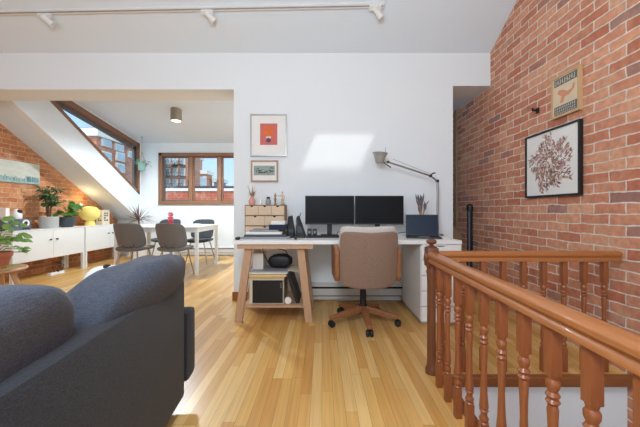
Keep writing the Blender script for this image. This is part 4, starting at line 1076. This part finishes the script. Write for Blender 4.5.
for k in range(24):
    a = R.uniform(-1.9, 1.7); r = R.uniform(.08, .23); z = z0 + R.uniform(.18, .5) - r * .4
    top = Vector((sx + .02 + r * math.cos(a), sy + r * math.sin(a), z)); mid = Vector((sx + .02 + r * .35 * math.cos(a), sy + r * .35 * math.sin(a), z + .02))
    b.tube([(sx + .02, sy, z0 + .11), mid, top], .0035, 5)
    for q_ in range(4):
        p = mid.lerp(top, R.uniform(.2, 1)); lf.leaf(p, (math.cos(a) + R.uniform(-.7, .7), math.sin(a) + R.uniform(-.7, .7), R.uniform(-.3, .5)), R.uniform(.045, .07), R.uniform(.034, .05), up=(R.uniform(0, .8), R.uniform(-1.2, -.2), .7), droop=.4)
for q_ in range(5): lf.leaf((sx + .15 + q_ * .014, sy - .16 + .03 * q_, z0 + .02 + .004 * q_), (1, -.4 + .25 * q_, .1), .07, .05, droop=.1)
b.build('stems', 'leafmid', t, smooth=True); lf.build('foliage', 'leaflight', t)

# ------------------------------------------------------------------ dining
TX0, TX1, TY0, TY1, TZ = -3.16, -1.885, 4.52, 5.42, .742
t = thing('dining_table', 'white rectangular dining table in the alcove by the window', 'table', ((TX0 + TX1) / 2, (TY0 + TY1) / 2, 0))
bx('tabletop', 'white', (TX0, TY0, TZ - .022, TX1, TY1, TZ), t, bev=.003)
b = MB(); e = .03
b.box(TX0 + e, TY0 + e, TZ - .085, TX1 - e, TY0 + e + .025, TZ - .0225); b.box(TX0 + e, TY1 - e - .025, TZ - .085, TX1 - e, TY1 - e, TZ - .0225)
b.box(TX0 + e, TY0 + e + .025, TZ - .085, TX0 + e + .025, TY1 - e - .025, TZ - .0225); b.box(TX1 - e - .025, TY0 + e + .025, TZ - .085, TX1 - e, TY1 - e - .025, TZ - .0225); b.build('apron', 'white', t)
for x in (TX0 + .025, TX1 - .025):
    for y in (TY0 + .025, TY1 - .025): bx('leg', 'white', (x - .023, y - .023, 0, x + .023, y + .023, TZ - .0225), t, bev=.003)
def dchair(loc, rz, m, label, group):
    t = thing('dining_chair', label, 'chair', loc, rz, group)
    b = MB(); b.sup((0, .03, .445), .215, .215, .03, .5, .5, 32, 12, fn=lambda p: Vector((p.x, p.y, p.z - .02 * (1 - (p.x / .215) ** 2)))); b.build('seat', m, t, world=False, smooth=2)
    b = MB(); b.sup((0, -.2, .635), .212, .022, .182, .42, .4, 40, 24, fn=lambda p: Vector((p.x, p.y + .09 * (abs(p.x) / .2) ** 2.2 - .12 * (p.z / .165 * .5 + .0), p.z))); b.build('backrest', m, t, world=False, smooth=2)
    b = MB(); b.box(-.13, -.12, .405, .13, .16, .418, bev=.004); b.bar((-.08, -.1, .415), (-.08, -.185, .50), .03, .012); b.bar((.08, -.1, .415), (.08, -.185, .50), .03, .012); b.build('seat_frame', 'legs', t, world=False)
    for sx_ in (-1, 1):
        for y0, y1 in ((-.13, -.23), (.15, .2)):
            b = MB(); b.tube([(sx_ * .12, y0, .41), (sx_ * .2, y1, .0005)], [.012, .009], 8); b.build('leg', 'legs', t, world=False, smooth=True)
    return t
c1 = dchair((-2.78, 4.42, 0), 0, 'chairgrey', 'grey upholstered dining chair at the near left of the table', 'dining chairs around the white table')
c2 = dup(c1, (-2.17, 4.40, 0), 0, 'grey upholstered dining chair at the near right of the table')
c3 = dchair((-2.29, 5.62, 0), PI, 'chairdark', 'dark grey dining chair behind the right of the table', 'dining chairs around the white table')
c4 = dup(c3, (-3.0, 5.74, 0), PI, 'dark grey dining chair behind the table and the red vase')
vx, vy = -2.54, 5.0
t = thing('flower_vase', 'red glass vase with pink blossom on the dining table', 'vase', (vx, vy, TZ))
b = MB(); b.lathe([(.001, 0), (.045, 0), (.05, .03), (.035, .07), (.028, .085), (.044, .115), (.04, .14), (.032, .14), (.03, .1), (.001, .05)], (vx, vy, TZ + .0005), 22); b.build('vase_body', 'redvase', t, smooth=True)
b = MB()
for k in range(60):
    d = Vector((R.uniform(-1, 1), R.uniform(-1, 1), R.uniform(-.4, 1))).normalized(); b.leaf(Vector((vx, vy, TZ + .185)) + d * .02, d, .032, .028, droop=.2)
b.build('blossom', 'flower', t)
b = MB(); b.lathe([(.001, 0), (.06, 0), (.105, .012), (.107, .016), (.06, .006), (.001, .006)], (-2.2, 5.12, TZ + .0005), 28)
tag(b.build('plate', 'paper', smooth=True), 'white plate on the right end of the dining table', 'plate')

# spiky plant
dx, dy = -3.72, 6.05
t = thing('dracaena', 'spiky bronze dracaena in a white pot behind the dining table', 'plant', (dx, dy, 0))
pot(t, dx, dy, .0005, [(.001, 0), (.13, 0), (.16, .3), (.165, .32), (.15, .32), (.145, .28), (.001, .28)], 'white'); disc(t, dx, dy, .288, .14)
b = MB(); b.tube([(dx, dy, .27), (dx + .02, dy, .55), (dx, dy, .80)], [.02, .017, .015], 8); b.build('stem', 'stem', t, smooth=True)
lf = MB()
for k in range(44):
    a = R.uniform(0, 2 * PI); el_ = R.uniform(-.15, 1.3); d = Vector((math.cos(a) * math.cos(el_), math.sin(a) * math.cos(el_), math.sin(el_)))
    if d.x < -.2: d.x *= .5
    lf.leaf((dx, dy, .77 + R.uniform(0, .05)), d, R.uniform(.22, .36), .02, droop=.25 if el_ < .8 else .05, fold=.5)
lf.build('foliage', 'leafred', t)

# hanging plant
hx, hy = -3.76, 6.22; hz = zd(hy)
t = thing('hanging_planter', 'mint hanging planter on a cord in the dormer corner', 'hanging plant', (hx, hy, 1.82))
b = MB(); b.tube([(hx, hy, hz), (hx, hy, hz - .05)], .004, 8); b.lathe([(.001, 0), (.02, 0), (.02, -.008), (.001, -.008)], (hx, hy, hz), 12); b.build('ceiling_hook', 'chrome', t)
b = MB()
for k in range(3):
    a = k * 2 * PI / 3; b.tube([(hx, hy, hz - .045), (hx, hy, 2.2), (hx + .072 * math.cos(a), hy + .072 * math.sin(a), 1.985), (hx, hy, 1.815)], .003, 5)
b.tube([(hx, hy, 1.82), (hx, hy, 1.53)], [.004, .002], 5); b.sup((hx, hy, 2.2), .01, .01, .014, 1, 1, 10, 6); b.build('cord', 'straw', t)
pot(t, hx, hy, 1.822, [(.001, 0), (.055, 0), (.066, .02), (.07, .165), (.062, .165), (.06, .14), (.001, .14)], 'mint')
lf = MB()
for k in range(46):
    a = R.uniform(0, 2 * PI); r = R.uniform(.04, .17); p = Vector((hx + r * math.cos(a), hy + r * math.sin(a), 1.99 - r * R.uniform(-.4, .5)))
    lf.leaf(p, (math.cos(a), math.sin(a), R.uniform(-.6, .6)), R.uniform(.05, .08), .036, droop=.4)
    lf.tube([(hx, hy, 1.96), p], .002, 4)
lf.build('foliage', 'leafmint', t)

# ------------------------------------------------------------------ outside
def building(name, label, x0, x1, y0, y1, z0, z1, wallm, face, wins, fire=False, cornice=True):
    t = thing(name, label, 'building', ((x0 + x1) / 2, (y0 + y1) / 2, z0))
    bx('wall', wallm, (x0, y0, z0, x1, y1, z1), t)
    if cornice:
        bx('cornice', 'outstone', (x0 - .15, y0 - .15, z1 - .1, x1 + .15, y1 + .15, z1 + .25), t)
    for (u, z, w, h_) in wins:
        b = MB(); p_ = MB()
        if face == 'y':
            b.box(u - w / 2 - .05, y0 - .08, z - .06, u + w / 2 + .05, y0 + .02, z + h_ + .06); fr = b.build('window', 'outstone', t)
            p_.box(u - w / 2, y0 - .1, z, u + w / 2, y0 - .07, z + h_); p_.build('pane', 'outwin', fr)
        else:
            b.box(x1 - .02, u - w / 2 - .05, z - .06, x1 + .08, u + w / 2 + .05, z + h_ + .06); fr = b.build('window', 'outstone', t)
            p_.box(x1 + .07, u - w / 2, z, x1 + .1, u + w / 2, z + h_); p_.build('pane', 'outwin', fr)
        if fire:
            b = MB(); b.box(u - w / 2 - .08, y0 - .5, z - .12, u + w / 2 + .08, y0 - .02, z - .08)
            for i in range(0, 7, 2): b.bar((u - w / 2 - .06 + i * (w + .12) / 6, y0 - .48, z - .1), (u - w / 2 - .06 + i * (w + .12) / 6, y0 - .48, z + .12), .02, .02)
            b.box(u - w / 2 - .08, y0 - .5, z + .1, u + w / 2 + .08, y0 - .46, z + .13); b.build('balcony', 'outdark', t)
    return t
GZ = -9.0
# far window, left pane: brick apartment front
YA = 20
def ax_(px): return (px - CX) * YA / F
def az(py): return H + (CY - py) * YA / F
building('apartment_building', 'brick apartment building with iron balconies seen in the left window pane', ax_(150), ax_(188), YA, YA + 2, GZ, az(148), 'brick_out_x', 'y',
         [(ax_(px), az(py), .22, .4) for px in (168, 175.5, 183) for py in (164, 175, 186)][0:9], fire=True)
YO = 27
def ox(px): return (px - CX) * YO / F
def oz(py): return H + (CY - py) * YO / F
building('row_house', 'orange brick row house in the middle window pane', ox(196), ox(206), YO, YO + 1.5, GZ, oz(173), 'outorange', 'y', [(ox(199.5), oz(186), .4, .8), (ox(203.8), oz(186), .4, .8)])
building('corner_house', 'taller pale orange house behind the row house in the middle pane', ox(188) * 1.333, ox(199) * 1.333, YO + 9, YO + 10, GZ, 7.2, 'outorange', 'y', [(ox(197) * 1.333, 4.6, .35, .8)])
building('distant_house', 'low distant house right of the row house beyond the parapet', ox(210), ox(217), YO + 1, YO + 2.5, GZ, oz(180), 'outgrey', 'y', [])
building('distant_block', 'grey distant block low in the right window pane', ox(226) * 1.9, ox(240) * 1.9, YO + 24, YO + 30, GZ, oz(183) + .6, 'outgrey', 'y', [])
YP = 11.5
t = thing('roof_parapet', 'low red brick parapet with pale coping outside the far window', 'parapet', (-3.5, YP, GZ))
zp = H + (CY - 191) * YP / F
bx('parapet_wall', 'brick_par', (-9, YP, GZ, 4, YP + .3, zp), t)
bx('coping', 'outstone', (-9, YP - .06, zp, 4, YP + .36, zp + .1), t)
b = MB(); b.box(-9, YP + .9, zp - .1, 4, YP + 1.0, zp + .27); 
b.build('dark_flashing', 'outdark', t)
# cheek window: facade across the side street
FX = -10.2
def fz(px, py): return H + (CY - py) * (FX / ((px - CX) / F)) / F
def fy(px): return FX * F / (px - CX)
ztop = fz(98, 134.5)
wins = []
for px, py in ((105.5, 145.5), (118.5, 150), (131, 157)): wins.append((fy(px), fz(px, py), .5, .22))
for px, py in ((105.5, 160), (119.5, 160)): wins.append((fy(px), fz(px, py), .5, .32))
for px, py in ((105.5, 172), (119.5, 171)): wins.append((fy(px), fz(px, py), .5, .32))
sh_ = building('side_street_house', 'pink brick house with pale windows seen through the dormer side window', FX - 5, FX, fy(97), fy(132.5), GZ, ztop, 'brick_out', 'x', wins)
building('grey_tower', 'plain blue grey building at the right edge of the dormer side window', FX - 4, FX + .2, fy(132.5) + .6, fy(132.5) + 3, GZ, ztop + 1.2, 'outgrey', 'x', [], cornice=False)
b = MB(); b.box(-60, 7.5, GZ - .1, 40, 70, GZ); b.box(-60, -10, GZ - .1, XL - .5, 7.5, GZ); struct(b.build('street_ground', 'street'))

# ------------------------------------------------------------------ light
w = bpy.data.worlds.new('sky'); S.world = w; w.use_nodes = True
nt = w.node_tree; bg = nt.nodes['Background']
tc = N(nt, 'ShaderNodeTexCoord'); sp = N(nt, 'ShaderNodeSeparateXYZ'); nt.links.new(tc.outputs['Generated'], sp.inputs[0])
el_ = N(nt, 'ShaderNodeMapRange'); el_.inputs['From Min'].default_value = 0; el_.inputs['From Max'].default_value = .45
nt.links.new(sp.outputs['Z'], el_.inputs['Value'])
c1_ = N(nt, 'ShaderNodeMixRGB'); c1_.inputs[1].default_value = lin((205, 228, 246)); c1_.inputs[2].default_value = lin((120, 190, 236))
nt.links.new(el_.outputs[0], c1_.inputs[0])
fr = N(nt, 'ShaderNodeMapRange'); fr.inputs['From Min'].default_value = .25; fr.inputs['From Max'].default_value = -.35
nt.links.new(sp.outputs['Y'], fr.inputs['Value'])
c2_ = N(nt, 'ShaderNodeMixRGB'); c2_.inputs[2].default_value = (2.8, 3.5, 4.05, 1)
nt.links.new(fr.outputs[0], c2_.inputs[0]); sc1 = N(nt, 'ShaderNodeVectorMath', operation='SCALE'); sc1.inputs['Scale'].default_value = 2.3
nt.links.new(c1_.outputs[0], sc1.inputs[0]); nt.links.new(sc1.outputs[0], c2_.inputs[1])
nt.links.new(c2_.outputs[0], bg.inputs['Color']); bg.inputs['Strength'].default_value = 1.0

def light(name, kind, loc, energy, color=(1, 1, 1), size=.1, d=None, **kw):
    l = bpy.data.lights.new(name, kind); l.energy = energy; l.color = color
    if kind == 'SUN': l.angle = size
    elif kind == 'AREA': l.size = size
    else: l.shadow_soft_size = size
    for k, v in kw.items(): setattr(l, k, v)
    o = bpy.data.objects.new(name, l); COL.objects.link(o); o.location = loc
    if d: o.rotation_euler = Vector(d).to_track_quat('-Z', 'Y').to_euler()
    return o
light('sun', 'SUN', (0, -6, 8), 2.6, (1, .97, .92), math.radians(1.4), (-.26, 1, -1.2))
light('alcove_lamp_light', 'SPOT', (-2.48, 5.07, zd(5.07) - .21), 500, (.86, .95, 1), .07, (0, 0, -1), spot_size=math.radians(165), spot_blend=.6)
light('overhead_fill_light', 'POINT', (-.3, 0, 2.0), 185, (.84, .94, 1), .3)  # unseen fill light added above the camera to brighten room and ceiling
light('alcove_fill_light', 'POINT', (-.1, 4.7, 1.45), 38, (.9, .97, 1), .25)  # second unseen fill, added out of frame to lift the alcove
light('mushroom_lamp_light', 'POINT', (-4.36, 5.5, CZ1 + .48), 2.5, (1, .78, .42), .05)

# ------------------------------------------------------------------ camera
cd = bpy.data.cameras.new('camera'); cam = bpy.data.objects.new('camera', cd); COL.objects.link(cam)
cam.location = (0, 0, H); cam.rotation_euler = (PI / 2, 0, 0)
cd.sensor_width = 36; cd.lens = F / 640 * 36
cd.shift_x = -2 / 640; cd.shift_y = -3.5 / 640
cd.clip_start = .02; cd.clip_end = 300
S.camera = cam
S.view_settings.view_transform = 'Standard'; S.view_settings.look = 'None'; S.view_settings.gamma = 1
S.view_settings.exposure = -.66
try: S.view_settings.use_curve_mapping = False
except Exception: pass
S.cycles.max_bounces = 12; S.cycles.diffuse_bounces = 4; S.cycles.transparent_max_bounces = 12
S.cycles.use_denoising = True
S.cycles.sample_clamp_indirect = 6
